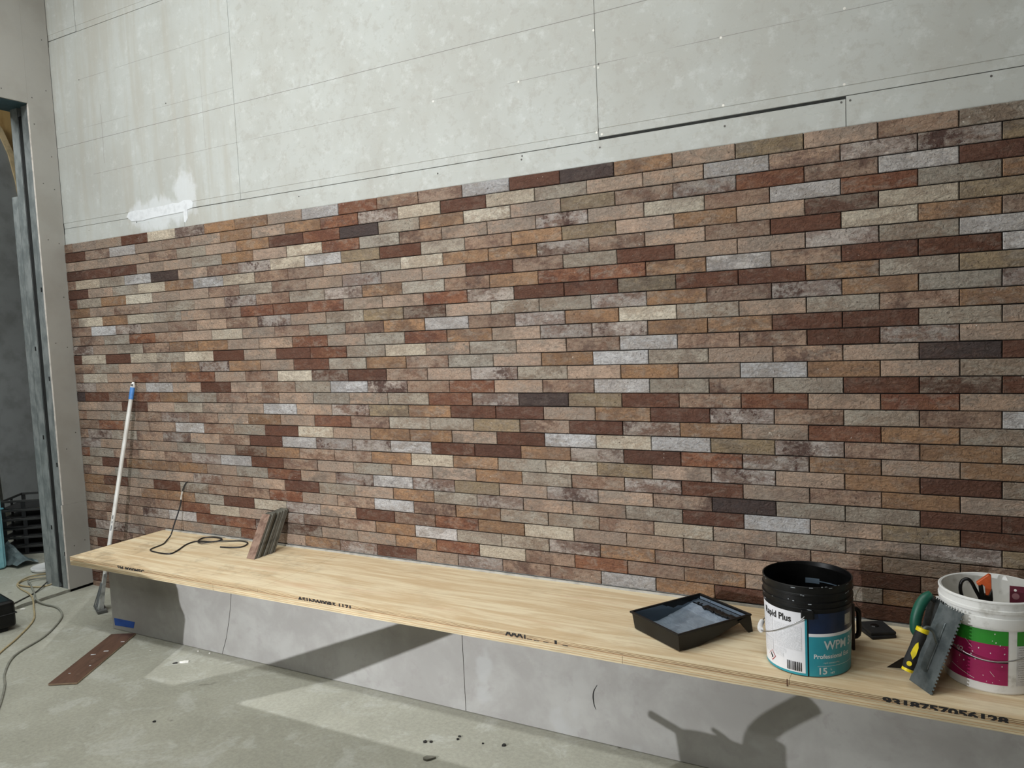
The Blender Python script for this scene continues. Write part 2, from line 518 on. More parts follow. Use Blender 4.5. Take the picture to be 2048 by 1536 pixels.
def brick_verts(x0, x1, z0, z1, rng):
    """bevelled slip, front face at y=0, 9 mm deep; corners slightly uneven"""
    j = lambda s: rng.uniform(-s, s)
    b = 0.0026
    pr = rng.uniform(-0.0008, 0.0012)
    co = [(x0 + j(.0006), z0 + j(.0006)), (x1 + j(.0006), z0 + j(.0006)), (x1 + j(.0006), z1 + j(.0006)), (x0 + j(.0006), z1 + j(.0006))]
    sgn = ((1, 1), (-1, 1), (-1, -1), (1, -1))
    vs = []
    for (a, c), (sx, sz) in zip(co, sgn): vs.append((a + sx * b, -0.0 - pr, c + sz * b))
    for a, c in co: vs.append((a, b * 0.8 - pr, c))
    for a, c in co: vs.append((a, 0.0105, c))
    fs = [(0, 1, 2, 3)]
    for k in range(4):
        q = (k + 1) % 4
        fs.append((k, k + 4, q + 4, q)); fs.append((k + 4, k + 8, q + 8, q + 4))
    fs.append((11, 10, 9, 8))
    return vs, fs

def set_attrs(me, tones, tonesb, vary):
    for nm, data in (('tone', tones), ('tone_b', tonesb)):
        a = me.attributes.new(nm, 'FLOAT_COLOR', 'POINT')
        a.data.foreach_set('color', [c for q in data for c in q])
    a = me.attributes.new('vary', 'FLOAT_VECTOR', 'POINT')
    a.data.foreach_set('vector', [c for q in vary for c in q])

def shade(c, rng):
    k = rng.uniform(0.92, 1.07); w = rng.uniform(-2, 2)
    return srgb((min(255, c[0] * k + w), min(255, c[1] * k), min(255, c[2] * k - w)))

BR = []
rng = random.Random(11)
codes_all = 'TTTGNNMOYCWRDDGTN'
for r, line in enumerate(ROWS):
    cs = line.split()
    odd = r % 2
    zt = Z30 + (30 - r) * H_P
    xs = [XL + 0.001]
    k = -0.5 if odd else -1.0
    xe = 6.2 if r < 30 else 0.62
    while k * L_P < xe: xs.append(k * L_P); k += 1
    xs.append(min(k * L_P, xe))
    for i in range(len(xs) - 1):
        x0, x1 = xs[i] + 0.0016, xs[i + 1] - 0.0016
        if x1 - x0 < 0.03: continue
        code = cs[i] if i < len(cs) else rng.choice(codes_all)
        BR.append((x0, x1, zt - H_P + 0.0019, zt - 0.0019, code, r, i))
# how large each one shows from where the photograph was taken
def shows(b):
    c = Vector(((b[0] + b[1]) / 2, 0, (b[2] + b[3]) / 2)); d = c - CAM
    dep = d.dot(AX_F)
    if dep < 0.1: return 0
    u = abs(d.dot(AX_R) / dep) * FPX; v = abs(d.dot(AX_U) / dep) * FPX
    if u > 1024 or v > 768 or c.z < Z30: return 0
    return (b[1] - b[0]) * abs(d.y) / d.length ** 3
order = sorted(range(len(BR)), key=lambda i: -shows(BR[i]))
single = set(order[:300])

# ------------------------------------------------------------------ setting
def struct(name, lo, hi, mat, label=None):
    o = box(name, lo, hi, mat); o['kind'] = 'structure'
    if label: o['label'] = label
    return o
ZC = 4.4
floor = struct('floor', (-0.345, -9, -0.12), (9, 0.2, 0.0), M_FLOOR, 'worn olive-grey concrete floor with scuffs and dust')
# slab of the next room: its broken edge leaves a dark open joint along the wall line
bm = bmesh.new()
pts = [(-4.0, -9), (-0.372, -9)]
yy = -9 + 0.05
while yy < 0.2:
    step = 0.6 if yy < -1.5 else 0.035
    pts.append((-0.372 + random.uniform(-0.012, 0.012), yy)); yy += step
pts += [(-0.37, 0.2), (-4.0, 0.2 + 2.2)]
add_prism(bm, pts[:-1] + [(-0.37, 2.4), (-4.0, 2.4)], -0.12, 0.012)
o = new_obj('floor', bm, M_FLOOR); o['kind'] = 'structure'; o['label'] = 'rough concrete slab of the room beyond the opening'
struct('trim_1', (-0.40, -9, -0.13), (-0.34, 0.2, -0.035), M_BLACK_GAP, 'dark open joint between the two floor slabs')
struct('ceiling', (-4.1, -9, ZC), (9, 2.6, ZC + 0.1), M_CEIL)
struct('wall_right', (9, -9, 0), (9.1, 0.2, ZC), M_WALLG)
struct('wall_front', (-4.1, -9.1, 0), (9.1, -9, ZC), M_WALLG)
struct('wall_far', (-4.1, -9, 0), (-4.0, 2.6, ZC), M_WALLG, 'far wall of the room beyond the opening')
struct('wall_side', (-4.0, 2.4, 0), (-0.6, 2.5, ZC), M_WALLG, 'side wall of the room beyond the opening')

# back wall: framing slab, board sheets, tile bed, brick slips
wall = struct('wall_back', (XL - 0.3, 0.024, 0), (9, 0.2, ZC), basic('dark_wall_framing', (58, 60, 58), 0.9), 'long wall of fibre-cement sheets half clad in brick slips')
def sheet(x0, x1, z0, z1, step_lo=False, step_hi=False, lab=None):
    """board with tapered (recessed) long edges, as profile extruded along x"""
    f = 0.0115; rc = 0.0135
    pr = []
    if step_lo: pr += [(rc, z0), (rc, z0 + 0.034), (f, z0 + 0.0352)]
    else: pr += [(f, z0)]
    if step_hi: pr += [(f, z1 - 0.0352), (rc, z1 - 0.034), (rc, z1)]
    else: pr += [(f, z1)]
    pr += [(0.0235, z1), (0.0235, z0)]
    bm = bmesh.new(); add_prism(bm, pr, x0 + 0.0012, x1 - 0.0012, 'x')
    o = new_obj('board_sheet', bm, M_BOARD, wall)
    if lab: o['label'] = lab
    return o
sheet(XL, 0.835, 0, 2.3965, step_hi=True)
sheet(0.835, 4.43, 0, 2.3945, step_hi=True)
sheet(4.43, 8.03, 0, 2.4045, step_hi=True)
sheet(XL, 1.31, 2.399, 3.598, True, True)
sheet(1.31, 3.461, 2.398, 3.598, True, True)
sheet(3.461, 7.061, 2.4075, 3.598, True, True)
sheet(7.061, 9.0, 2.4075, 3.598, True, True)
sheet(XL, -0.0435, 3.603, ZC, True)
sheet(-0.04, 3.56, 3.601, ZC, True)
sheet(3.56, 7.16, 3.601, ZC, True)
sheet(7.16, 9.0, 3.601, ZC, True)
# adhesive bed behind the slips
box('tile_bed', (XL + 0.001, 0.0085, Z30), (6.2, 0.0114, Z30 + 30 * H_P - 0.003), M_ADHESIVE, wall)
box('tile_bed', (XL + 0.001, 0.0085, 0.0), (0.62, 0.0114, Z30 - 0.0005), M_ADHESIVE, wall)
# bricks
SV, SF, ST, SB, SY = [], [], [], [], []
for i, (x0, x1, z0, z1, code, r, ci) in enumerate(BR):
    ta, tb, mo, spt = TONES[code]
    a, b = shade(ta, rng), shade(tb, rng)
    vr = (rng.random(), min(1, mo * rng.uniform(0.8, 1.25)), spt * rng.uniform(0.7, 1.2))
    if i in single:
        cx, cz = (x0 + x1) / 2, (z0 + z1) / 2
        vs, fs = brick_verts(x0 - cx, x1 - cx, z0 - cz, z1 - cz, rng)
        me = bpy.data.meshes.new('brick'); me.from_pydata(vs, [], fs)
        set_attrs(me, [a] * 12, [b] * 12, [vr] * 12)
        me.materials.append(M_BRICK)
        o = bpy.data.objects.new('brick', me); COL.objects.link(o); o.parent = wall
        tilt = rng.uniform(-0.0025, 0.0025)
        o.location = (cx, 0, cz); o.rotation_euler = (0, tilt, 0)
    else:
        vs, fs = brick_verts(x0, x1, z0, z1, rng)
        k = len(SV); SV += vs; SF += [tuple(q + k for q in f) for f in fs]
        ST += [a] * 12; SB += [b] * 12; SY += [vr] * 12
me = bpy.data.meshes.new('brick_field'); me.from_pydata(SV, [], SF); set_attrs(me, ST, SB, SY); me.materials.append(M_BRICK)
o = bpy.data.objects.new('brick_field', me); COL.objects.link(o); o.parent = wall; o['kind'] = 'stuff'; o['label'] = 'smaller-looking brick slips toward the far corner'
# screw heads in the boards
def discs(name, pts, r, mat):
    bm = bmesh.new()
    for x, z, y in pts:
        c = [bm.verts.new((x + r * math.cos(q * PI / 4), y, z + r * math.sin(q * PI / 4))) for q in range(8)]
        d = [bm.verts.new((x + r * math.cos(q * PI / 4), y + 0.004, z + r * math.sin(q * PI / 4))) for q in range(8)]
        bm.faces.new(c)
        for q in range(8): bm.faces.new((c[q], d[q], d[(q + 1) % 8], c[(q + 1) % 8]))
    bmesh.ops.recalc_face_normals(bm, faces=bm.faces)
    o = new_obj(name, bm, mat, wall); o['kind'] = 'stuff'; return o
dark = [(x, 2.362 + random.uniform(-.006, .008), 0.0128) for x in (-0.079, 0.40, 1.297, 1.742, 2.19, 2.633, 3.086, 3.464, 3.991)] + [(3.09, 2.382, .0128), (4.883, 2.39, .0128), (4.415, 2.385, .0128), (4.445, 2.387, .0128), (3.472, 2.707, .0108), (-0.05, 3.305, .0108), (0.75, 3.02, .0108)]
discs('screw_heads', dark, 0.0042, M_SCREW)
discs('filled_screw_heads', [(4.43, 2.714, .0108), (3.985, 2.706, .0108), (3.454, 2.70, .0108), (3.47, 2.693, .0108), (2.629, 2.702, .0108), (3.089, 2.706, .0108), (3.455, 2.849, .0108), (4.426, 2.447, .0108), (3.988, 2.448, .0108), (3.452, 2.428, .012), (3.475, 2.417, .0128), (3.47, 2.985, .0108)], 0.005, M_SCREWW)
# thick filler trowelled over a sheet joint
bm = bmesh.new()
out = [(0.315, 2.405), (0.33, 2.432), (0.40, 2.437), (0.48, 2.434), (0.56, 2.440), (0.66, 2.436), (0.74, 2.441), (0.80, 2.438), (0.84, 2.452), (0.90, 2.447), (0.925, 2.43), (0.91, 2.40), (0.868, 2.392), (0.862, 2.345), (0.845, 2.318), (0.828, 2.322), (0.83, 2.385), (0.76, 2.382), (0.66, 2.377), (0.55, 2.379), (0.46, 2.372), (0.40, 2.374), (0.36, 2.379)]
out = [(a + random.uniform(-.006, .006), b + random.uniform(-.003, .003)) for a, b in out]
add_prism(bm, out, 0.0102, 0.0132, 'y')
o = new_obj('filler_patch', bm, M_FILLER, wall); o['label'] = 'bright white filler smeared over a sheet joint'

# left wall with its opening
YJ = -0.145                  # jamb
ZH = 3.175                   # head of the opening
YO = -2.7
wl = struct('wall_left', (-0.60, YO - 6.3, 0.0), (-0.353, YO, ZC), M_PLASTERBOARD, 'plasterboard wall on steel studs with a tall opening')
box('plasterboard_strip', (-0.353, YJ - 0.008, 0.5835), (XL, 0.0095, ZC), M_PLASTERBOARD, wl)
box('plasterboard_strip', (-0.353, YJ - 0.0155, 0.018), (XL, 0.0095, 0.583), M_PLASTERBOARD, wl)
box('plasterboard_sheet', (-0.353, YO - 6.3, ZH), (XL, YJ - 0.0085, ZC), M_PLASTERBOARD, wl)
box('plasterboard_sheet', (-0.353, YO - 6.3, 0.018), (XL, YO, ZH - 0.001), M_PLASTERBOARD, wl)
# torn white core showing along the cut edges
bm = bmesh.new()
for z0, z1, yb in ((0.02, 0.583, YJ - 0.0155), (0.587, 2.55, YJ - 0.008), (2.55, ZH, YJ - 0.008)):
    n = 10
    for i in range(n):
        a, b = z0 + (z1 - z0) * i / n, z0 + (z1 - z0) * (i + 1) / n
        wv = random.uniform(0.0015, 0.0035)
        add_box(bm, (-0.3535, yb - wv, a), (XL - 0.0005, yb + 0.001, b))
add_box(bm, (-0.352, YJ - 0.011, 2.75), (-0.347, YJ - 0.004, ZH - 0.03))
o = new_obj('gypsum_edge', bm, M_WHITE_CORE, wl); o['kind'] = 'stuff'; o['label'] = 'torn white cut edge of the board'
box('head_track', (-0.60, YO, ZH - 0.004), (-0.353, 0.02, ZH + 0.05), basic('blue_grey_head', (70, 98, 108), 0.6, 0.3), wl)
box('header_fill', (-0.60, YO, ZH + 0.05), (-0.354, 0.02, ZC), M_WALLG, wl)
def c_stud(xa, xb, yf, holes, z0=0.012, z1=ZH - 0.004):
    """C-channel: web faces the opening, lips turn back"""
    bm = bmesh.new()
    t = 0.0015
    add_box(bm, (xa, yf, z0), (xb, yf + t, z1))
    add_box(bm, (xa, yf, z0), (xa + t, yf + 0.045, z1)); add_box(bm, (xb - t, yf, z0), (xb, yf + 0.045, z1))
    # rolled stiffening ribs
    w_ = xb - xa
    o = new_obj('steel_stud', bm, M_STEEL, wl)
    for zz in holes:
        c = (xa + w_ * 0.62, yf - 0.0009, zz)
        box('stud_hole', (c[0] - 0.007, c[1], c[2] - 0.014), (c[0] + 0.007, c[1] + 0.001, c[2] + 0.014), M_BLACK_GAP, o, 0.0004)
c_stud(-0.44, -0.3545, YJ, (0.25, 0.85, 1.42, 2.0))
c_stud(-0.562, -0.482, YJ, (0.42, 1.03, 1.62))
c_stud(-0.64, -0.5635, YJ + 0.006, (), z1=2.62)
box('stud_gap_shade', (-0.4815, YJ + 0.004, 0.05), (-0.4405, YJ + 0.02, ZH - 0.06), M_BLACK_GAP, wl)  # black filler stands in for the shade between the two studs
box('stud_cavity_shade', (-0.56, YJ + 0.03, 0.012), (-0.36, 0.02, ZH), M_BLACK_GAP, wl)  # black block stands in for the shade inside the wall
bm = bmesh.new()
for y, z in ((-0.03, 0.32), (-0.105, 0.30), (-0.03, 1.05), (-0.10, 0.95), (-0.035, 1.62), (-0.11, 1.65), (-0.03, 1.95), (-0.03, 2.3), (-0.10, 2.32), (-0.03, 2.65), (-0.1, 2.68), (-0.125, 3.05), (-0.125, 3.215), (-0.03, 2.86), (-0.31, 3.23), (-0.03, 3.28), (-0.03, 3.6)):
    add_box(bm, (XL - 0.003, y - 0.0035, z - 0.0035), (XL + 0.0006, y + 0.0035, z + 0.0035), 0.0008)
o = new_obj('screw_heads', bm, M_SCREW, wl); o['kind'] = 'stuff'
box('bottom_gap_fill', (-0.60, YJ + 0.004, -0.02), (-0.36, 0.02, 0.016), M_BLACK_GAP, wl)  # black fill stands for the dark gap under the board

# ------------------------------------------------------------------ bench
BH = 0.451
YF = -0.607
bench = empty('bench', (0, 0, 0), 0, 'long low plywood bench built along the foot of the brick wall', 'bench')
def ply_sheet(name, x0, x1, y0, y1, z0, z1, edge):
    bm = bmesh.new()
    add_box(bm, (x0 + 0.0006, y0, z0), (x1 - 0.0006, y1, z1))
    for f in bm.faces:
        f.material_index = 0 if abs(f.normal.z) > 0.5 else 1
    bm.normal_update()
    for f in bm.faces: f.material_index = 0 if abs(f.normal.z) > 0.5 else 1
    return new_obj(name, bm, [M_PLY, edge], bench)
XB0, XB1 = 0.445, 6.2
tops = []
for a, b in ((XB0, 1.915), (1.915, 4.30), (4.30, XB1)): tops.append(ply_sheet('top_sheet', a, b, YF, -0.006, 0.433, BH, M_EDGE_U))
for a, b in ((XB0, 1.607), (1.607, 3.73), (3.73, XB1)): ply_sheet('lower_sheet', a, b, YF + random.uniform(0, .003), -0.006, 0.4035, 0.4325, M_EDGE_L)
YP = -0.462
# cement sheets of the front, the first joint cut on a curve
cut = [(1.462, 0.003), (1.500, 0.09), (1.528, 0.18), (1.548, 0.26), (1.560, 0.33), (1.566, 0.403)]
prism('front_panel', [(0.574, 0.403), (0.574, 0.003)] + [(a - 0.0022, b) for a, b in cut], YP, YP + 0.012, M_PANEL, bench, 'y')
prism('front_panel', [(a + 0.0022, b) for a, b in cut][::-1] + [(2.952, 0.003), (2.952, 0.403)], YP, YP + 0.012, M_PANEL, bench, 'y')
prism('front_panel', [(2.955, 0.003), (XB1, 0.003), (XB1, 0.403), (2.955, 0.403)], YP, YP + 0.012, M_PANEL, bench, 'y')
M_STUDW = basic('framing_timber', (170, 140, 100), 0.7, c2=(140, 110, 78), scale=6, stretch=(1, 1, 8))
for x in (0.60, 1.45, 2.93, 4.1, 5.2):
    box('frame_stud', (x, YP + 0.0135, 0.002), (x + 0.045, YP + 0.1, 0.403), M_STUDW, bench)
box('frame_rail', (0.574, -0.07, 0.30), (XB1, -0.012, 0.403), M_STUDW, bench)
box('end_panel', (0.562, YP, 0.003), (0.5735, -0.012, 0.403), M_PANEL, bench)
box('sealant_bead', (0.47, -0.0075, BH - 0.004), (XB1, -0.001, BH + 0.0095), basic('grey_sealant', (168, 166, 160), 0.7), bench)
# printing on the sheet edges (only the part of the letters that fell on each edge)
def edge_print(body, x, size, width=1.0, zb=0.4335, clip0=0.4335, clip1=0.4505):
    vs, fs = text_mesh(body, size, weight=0.0012, width=width)
    bm = bmesh.new()
    bv = [bm.verts.new((x + v.x, YF - 0.0006, zb + v.y)) for v in vs]
    for f in fs:
        try: bm.faces.new([bv[i] for i in f])
        except ValueError: pass
    for zc, nrm in ((clip1, (0, 0, 1)), (clip0, (0, 0, -1))):
        bmesh.ops.bisect_plane(bm, geom=list(bm.verts) + list(bm.edges) + list(bm.faces), plane_co=(0, 0, zc), plane_no=nrm, clear_outer=True)
    return bm
for body, x, size, wd, zb, par in (('2M 8000MFC', 0.868, 0.025, 1.62, 0.4285, tops[0]), ('AS1NW00R5 1171', 2.17, 0.026, 1.55, 0.429, tops[1]), ('AAA1', 3.252, 0.03, 1.25, 0.4355, tops[1]), ('9318757056128', 4.572, 0.027, 1.85, 0.4295, tops[2])):
    o = new_obj('edge_lettering', edge_print(body, x, size, wd, zb), M_INK, par)
    o['label'] = 'black stencilled characters cut off at the sheet edge'
box('edge_lettering', (3.462, YF - 0.0006, 0.4345), (3.472, YF - 0.0004, 0.449), M_INK, tops[1])
for a in (3.345, 3.375, 3.415, 3.495): box('edge_lettering', (a, YF - 0.0005, 0.4338), (a + 0.022, YF + 0.0002, 0.4362), M_INK, tops[1])
box('pencil_mark', (4.292, YF - 0.0005, 0.428), (4.296, YF + 0.0002, 0.452), basic('brown_pencil', (96, 66, 48), 0.8), tops[1])
# hairline curved cut mark on the front
tube('scratch_mark', [(3.565, YP - 0.0003, 0.232), (3.550, YP - 0.0003, 0.205), (3.546, YP - 0.0003, 0.18), (3.549, YP - 0.0003, 0.15), (3.556, YP - 0.0003, 0.132)], [0.0008, 0.002, 0.0026, 0.002, 0.0008], M_INK, bench, 5, 4)

t = prism('masking_tape', [(0.578, 0.066), (0.764, 0.069), (0.748, 0.031), (0.582, 0.024)], YP - 0.0012, YP - 0.0002, basic('blue_masking_tape', (32, 82, 170), 0.6, c2=(24, 66, 148), scale=12), None, 'y')
tag(t, 'strip of blue masking tape stuck low on the bench front', 'tape')

# ------------------------------------------------------------------ loose brick slips leaning on the wall
M_CLAYBACK = basic('grey_clay_edge', (96, 93, 84), 0.85, c2=(70, 67, 60), scale=30)
M_SLIPF = basic('mottled_slip_face', (134, 110, 96), 0.75, c2=(100, 76, 64), scale=18, lo=0.42, hi=0.6, bump=0.4, bscale=60)
slips = [(-0.268, 0.130, 0.0, 'frontmost loose brick slip of the leaning stack, mottled red-brown face showing'),
         (-0.246, 0.128, 0.004, 'second slip from the front of the stack leaning on the wall'),
         (-0.222, 0.129, -0.003, 'third slip from the front of the stack leaning on the wall'),
         (-0.201, 0.133, 0.003, 'fourth slip from the front of the stack leaning on the wall'),
         (-0.178, 0.131, 0.0, 'fifth slip from the front, next to the last pair of the leaning stack'),
         (-0.158, 0.127, 0.005, 'slip second nearest the wall in the leaning stack'),
         (-0.136, 0.1225, 0.002, 'rearmost loose slip of the stack, its top touching the brick wall')]
for si, (yb, dy, dx, lab) in enumerate(slips):
    bm = bmesh.new()
    add_box(bm, (-0.0295, 0, 0), (0.0295, 0.0145, 0.25), 0.0015)
    bm.normal_update()
    for f in bm.faces: f.material_index = 0 if (f.normal.y < -0.7 and si == 0) else 1
    ang = math.asin(dy / 0.25)
    o = new_obj('brick_slip', bm, [M_SLIPF, M_CLAYBACK], None, False, (1.497 + dx, yb, BH + 0.001), (-ang, 0, random.uniform(-0.03, 0.03)))
    tag(o, lab, 'brick slip', 'loose brick slips leaning on the wall')

# ------------------------------------------------------------------ black cable out of the wall
pts = [(0.700, 0.004, 0.767), (0.697, -0.006, 0.766), (0.684, -0.018, 0.735), (0.671, -0.026, 0.69), (0.669, -0.034, 0.644), (0.672, -0.06, 0.59), (0.681, -0.095, 0.54), (0.69, -0.135, 0.475), (0.71, -0.18, BH + .0055), (0.763, -0.248, BH + .0044), (0.791, -0.349, BH + .0044), (0.877, -0.376, BH + .0044), (0.98, -0.371, BH + .0044), (0.969, -0.311, BH + .0044), (0.907, -0.198, BH + .0044), (0.913, -0.127, BH + .0044), (1.021, -0.103, BH + .0055), (1.024, -0.045, BH + .006), (0.945, -0.03, BH + .0055), (0.885, -0.062, BH + .0055), (0.927, -0.137, BH + .007), (0.995, -0.155, BH + .009), (1.041, -0.106, BH + .010), (1.112, -0.053, BH + .005), (1.166, -0.03, BH + .0044), (1.239, -0.048, BH + .0044), (1.272, -0.116, BH + .0044), (1.222, -0.152, BH + .0044), (1.15, -0.167, BH + .0044)]
cab = empty('power_cable', (0.70, 0, BH), 0, 'thin black cable hanging from a hole in the bricks and looping on the bench', 'cable')
def loc_pts(p, e): return [tuple(Vector(q) - e.location) for q in p]
tube('sheath', loc_pts(pts, cab), 0.0040, basic('black_cable_sheath', (24, 24, 27), 0.5), cab, 6, 5)
tube('connector', loc_pts([(0.677, -0.022, 0.715), (0.671, -0.026, 0.69), (0.669, -0.031, 0.665)], cab), 0.0052, basic('pale_heat_shrink', (190, 186, 178), 0.6), cab, 8)
bm = bmesh.new(); bmesh.ops.create_uvsphere(bm, u_segments=10, v_segments=6, radius=0.004); 
for v in bm.verts: v.co += Vector((0.69 - 0.70, -0.135, 0.475 - BH))
new_obj('tie', bm, basic('pale_heat_shrink', (190, 186, 178)), cab, True)

# ------------------------------------------------------------------ squeegee pole
pf, pt = Vector((0.204, -0.285, 0.10)), Vector((0.308, -0.034, 1.375))
pole = empty('floor_squeegee', (0.19, -0.30, 0), 0, 'white long-handled floor squeegee with blue grip leaning in the corner', 'squeegee')
def on(t): return pf.lerp(pt, t) - pole.location
M_POLEW = basic('white_painted_pole', (206, 206, 202), 0.4, c2=(184, 182, 176), scale=9)
tube('handle', [on(0), on(0.925)], 0.0125, M_POLEW, pole, 14)
tube('grip', [on(0.925), on(0.982)], 0.0142, basic('blue_plastic_grip', (74, 130, 196), 0.45), pole, 14)
tube('hanging_cap', [on(0.978), on(0.99), on(1.0), on(1.008)], [0.0135, 0.0135, 0.011, 0.006], M_WHITEP, pole, 12, up=Vector((1, 0, 0)))
bm = bmesh.new(); bmesh.ops.create_cone(bm, cap_ends=True, segments=12, radius1=0.0065, radius2=0.0065, depth=0.034)
o = new_obj('hanging_hole', bm, basic('shadowed_hole', (92, 92, 90), 0.8), pole); o.location = on(0.994) + Vector((0.001, -0.001, 0)); o.rotation_euler = (PI / 2, 0, 0.5)
bm = bmesh.new()
for a, b in ((0.30, 0.325), (0.335, 0.345), (0.355, 0.372)): 
    add_tube(bm, [on(a) + Vector((0.006, -0.0085, 0)), on(b) + Vector((0.006, -0.0085, 0))], 0.0035, 6)
new_obj('handle_print', bm, basic('grey_print', (120, 124, 128)), pole)['kind'] = 'stuff'
# flared bracket with ribs and the rubber foot
bm = bmesh.new()
hd = [(0.225, 0.020, 0.018), (0.16, 0.026, 0.02), (0.10, 0.045, 0.022), (0.05, 0.066, 0.024), (0.018, 0.078, 0.026)]
rings = []
for z, w_, d_ in hd:
    t_ = (z - pf.z) / (pt.z - pf.z)
    c = pf.lerp(pt, t_) - pole.location
    rings.append([bm.verts.new((c.x + sx * w_ * 0.62, c.y + sy * d_ * 0.6 - sx * w_ * 0.3, c.z)) for sx, sy in ((-1, -1), (-.35, -1.25), (.35, -1.25), (1, -1), (1, 1), (-1, 1))])
for a, b in zip(rings, rings[1:]):
    for i in range(6): bm.faces.new((a[i], a[(i + 1) % 6], b[(i + 1) % 6], b[i]))
bm.faces.new(rings[0][::-1]); bm.faces.new(rings[-1])
bmesh.ops.recalc_face_normals(bm, faces=bm.faces)
new_obj('bracket', bm, basic('scuffed_grey_plastic', (196, 198, 196), 0.55, c2=(140, 142, 140), scale=24), pole)
for k in (-0.55, 0.0, 0.5):
    bm = bmesh.new()
    a = pf.lerp(pt, (0.17 - pf.z) / (pt.z - pf.z)) - pole.location; b = pf.lerp(pt, (0.02 - pf.z) / (pt.z - pf.z)) - pole.location
    add_tube(bm, [a + Vector((k * 0.018, -0.016 - k * 0.008, 0)), b + Vector((k * 0.085, -0.033 - k * 0.04, 0))], 0.0035, 5)
    new_obj('rib', bm, basic('dark_grey_plastic', (112, 116, 118), 0.5), pole)
box('rubber_foot', (-0.075, -0.025, 0.0), (0.09, 0.03, 0.02), basic('dirty_grey_rubber', (104, 104, 102), 0.8), pole, 0.006, 2, rot=(0, 0, -0.45), loc=(-0.005, 0.005, 0))

# ------------------------------------------------------------------ paint tray
def make_tray():
    e = empty('paint_tray', (3.807, -0.4765, BH), math.radians(-33), 'black roller tray coated with blue-grey waterproofing paint', 'paint tray')
    W, LN, HT = 0.135, 0.338, 0.068
    def zf(y):
        pr = [(0, .004), (.10, .004), (.17, .016), (.30, .046), (.338, .050)]
        for (a, b), (c, d) in zip(pr, pr[1:]):
            if y <= c: return b + (d - b) * (y - a) / (c - a)
        return pr[-1][1]
    ys = [0.0, 0.05, 0.10, 0.14, 0.17, 0.22, 0.27, 0.30, LN]
    bm = bmesh.new()
    def P(sx, y, z, ins):   # walls lean outward a little toward the rim
        k = (z - zf(y)) / HT
        yy = y
        if y == 0: yy = ins - 0.0 + (1 - k) * 0.008
        elif y == LN: yy = LN - ins - (1 - k) * 0.004
        return (sx * (W - ins - (1 - k) * 0.006), yy, z)
    def shell(ins, dz):
        fl = [[bm.verts.new(P(sx, y, zf(y) + dz, ins)) for sx in (-1, 1)] for y in ys]
        rm = [[bm.verts.new(P(sx, y, HT, ins)) for sx in (-1, 1)] for y in ys]
        for i in range(len(ys) - 1):
            bm.faces.new((fl[i][0], fl[i][1], fl[i + 1][1], fl[i + 1][0]))
            for s in (0, 1): bm.faces.new((fl[i][s], fl[i + 1][s], rm[i + 1][s], rm[i][s]))
        bm.faces.new((fl[0][0], fl[0][1], rm[0][1], rm[0][0])); bm.faces.new((fl[-1][0], fl[-1][1], rm[-1][1], rm[-1][0]))
        loop = [r[0] for r in rm] + [r[1] for r in rm[::-1]]
        return loop
    lo = shell(0.0, 0.0); li = shell(0.003, 0.0022)
    n = len(lo)
    for i in range(n): bm.faces.new((lo[i], lo[(i + 1) % n], li[(i + 1) % n], li[i]))
    bmesh.ops.recalc_face_normals(bm, faces=bm.faces)
    new_obj('tray_body', bm, M_BLACKP, e)
    # turned-out rim
    bm = bmesh.new()
    add_box(bm, (-W - 0.006, -0.006, HT - 0.004), (W + 0.006, 0.003, HT + 0.003), 0.0012)
    add_box(bm, (-W - 0.006, LN - 0.003, HT - 0.004), (W + 0.006, LN + 0.006, HT + 0.003), 0.0012)
    add_box(bm, (-W - 0.006, 0.0, HT - 0.004), (-W + 0.003, LN, HT + 0.003), 0.0012)
    add_box(bm, (W - 0.003, 0.0, HT - 0.004), (W + 0.006, LN, HT + 0.003), 0.0012)
    new_obj('rim', bm, M_BLACKP, e)
    for sx in (-1, 1):
        bm = bmesh.new()
        xx = sx * (W - 0.002)
        vs = [bm.verts.new(p) for p in ((xx - .003, LN - .055, .056), (xx + .003, LN - .055, .056), (xx + .003, LN + .004, .066), (xx - .003, LN + .004, .066), (xx - .003, LN - .006, 0), (xx + .003, LN - .006, 0), (xx + .003, LN + .014, 0), (xx - .003, LN + .014, 0))]
        for f in ((0, 1, 2, 3), (7, 6, 5, 4), (0, 4, 5, 1), (1, 5, 6, 2), (2, 6, 7, 3), (3, 7, 4, 0)): bm.faces.new([vs[i] for i in f])
        new_obj('leg', bm, M_BLACKP, e)
    # wet film: pooled on the floor, wiped up the walls
    t = NT('blue_grey_wet_paint')
    v = t.obj()
    c = t.mix(t.ramp(t.noise(v, 16, 4, 0.6, 0.6), 0.4, 0.62), srgb((132, 144, 158)), srgb((110, 122, 136)))
    t.bump(t.noise(t.vscale(v, (1, 2, 1)), 26, 4, 0.6, 1.0), 0.6, 0.006)
    MP = t.done(c, 0.3, 0, 0.5)
    bm = bmesh.new()
    N = 22; rows = []
    rr = random.Random(5)
    for j in range(N + 1):
        y = 0.012 + (LN - 0.05 - 0.012) * j / N
        row = []
        for i in range(N + 1):
            x = -W + 0.010 + (2 * W - 0.020) * i / N
            ridge = 0.004 * math.exp(-((y - 0.165 - 0.012 * math.sin(x * 30)) / 0.006) ** 2) + 0.0025 * math.exp(-((y - 0.085 - 0.02 * x) / 0.005) ** 2)
            row.append(bm.verts.new((x, y, zf(y) + 0.0042 + ridge + rr.uniform(0, .0008) + (0.004 if y < 0.1 else 0))))
        rows.append(row)
    for a, b in zip(rows, rows[1:]):
        for i in range(N): bm.faces.new((a[i], a[i + 1], b[i + 1], b[i]))
    new_obj('wet_paint', bm, MP, e, True)
    t = NT('wiped_paint_on_plastic')
    v = t.obj(); n1 = t.noise(v, 26, 4, 0.7, 0.5); y_ = t.sep(v)
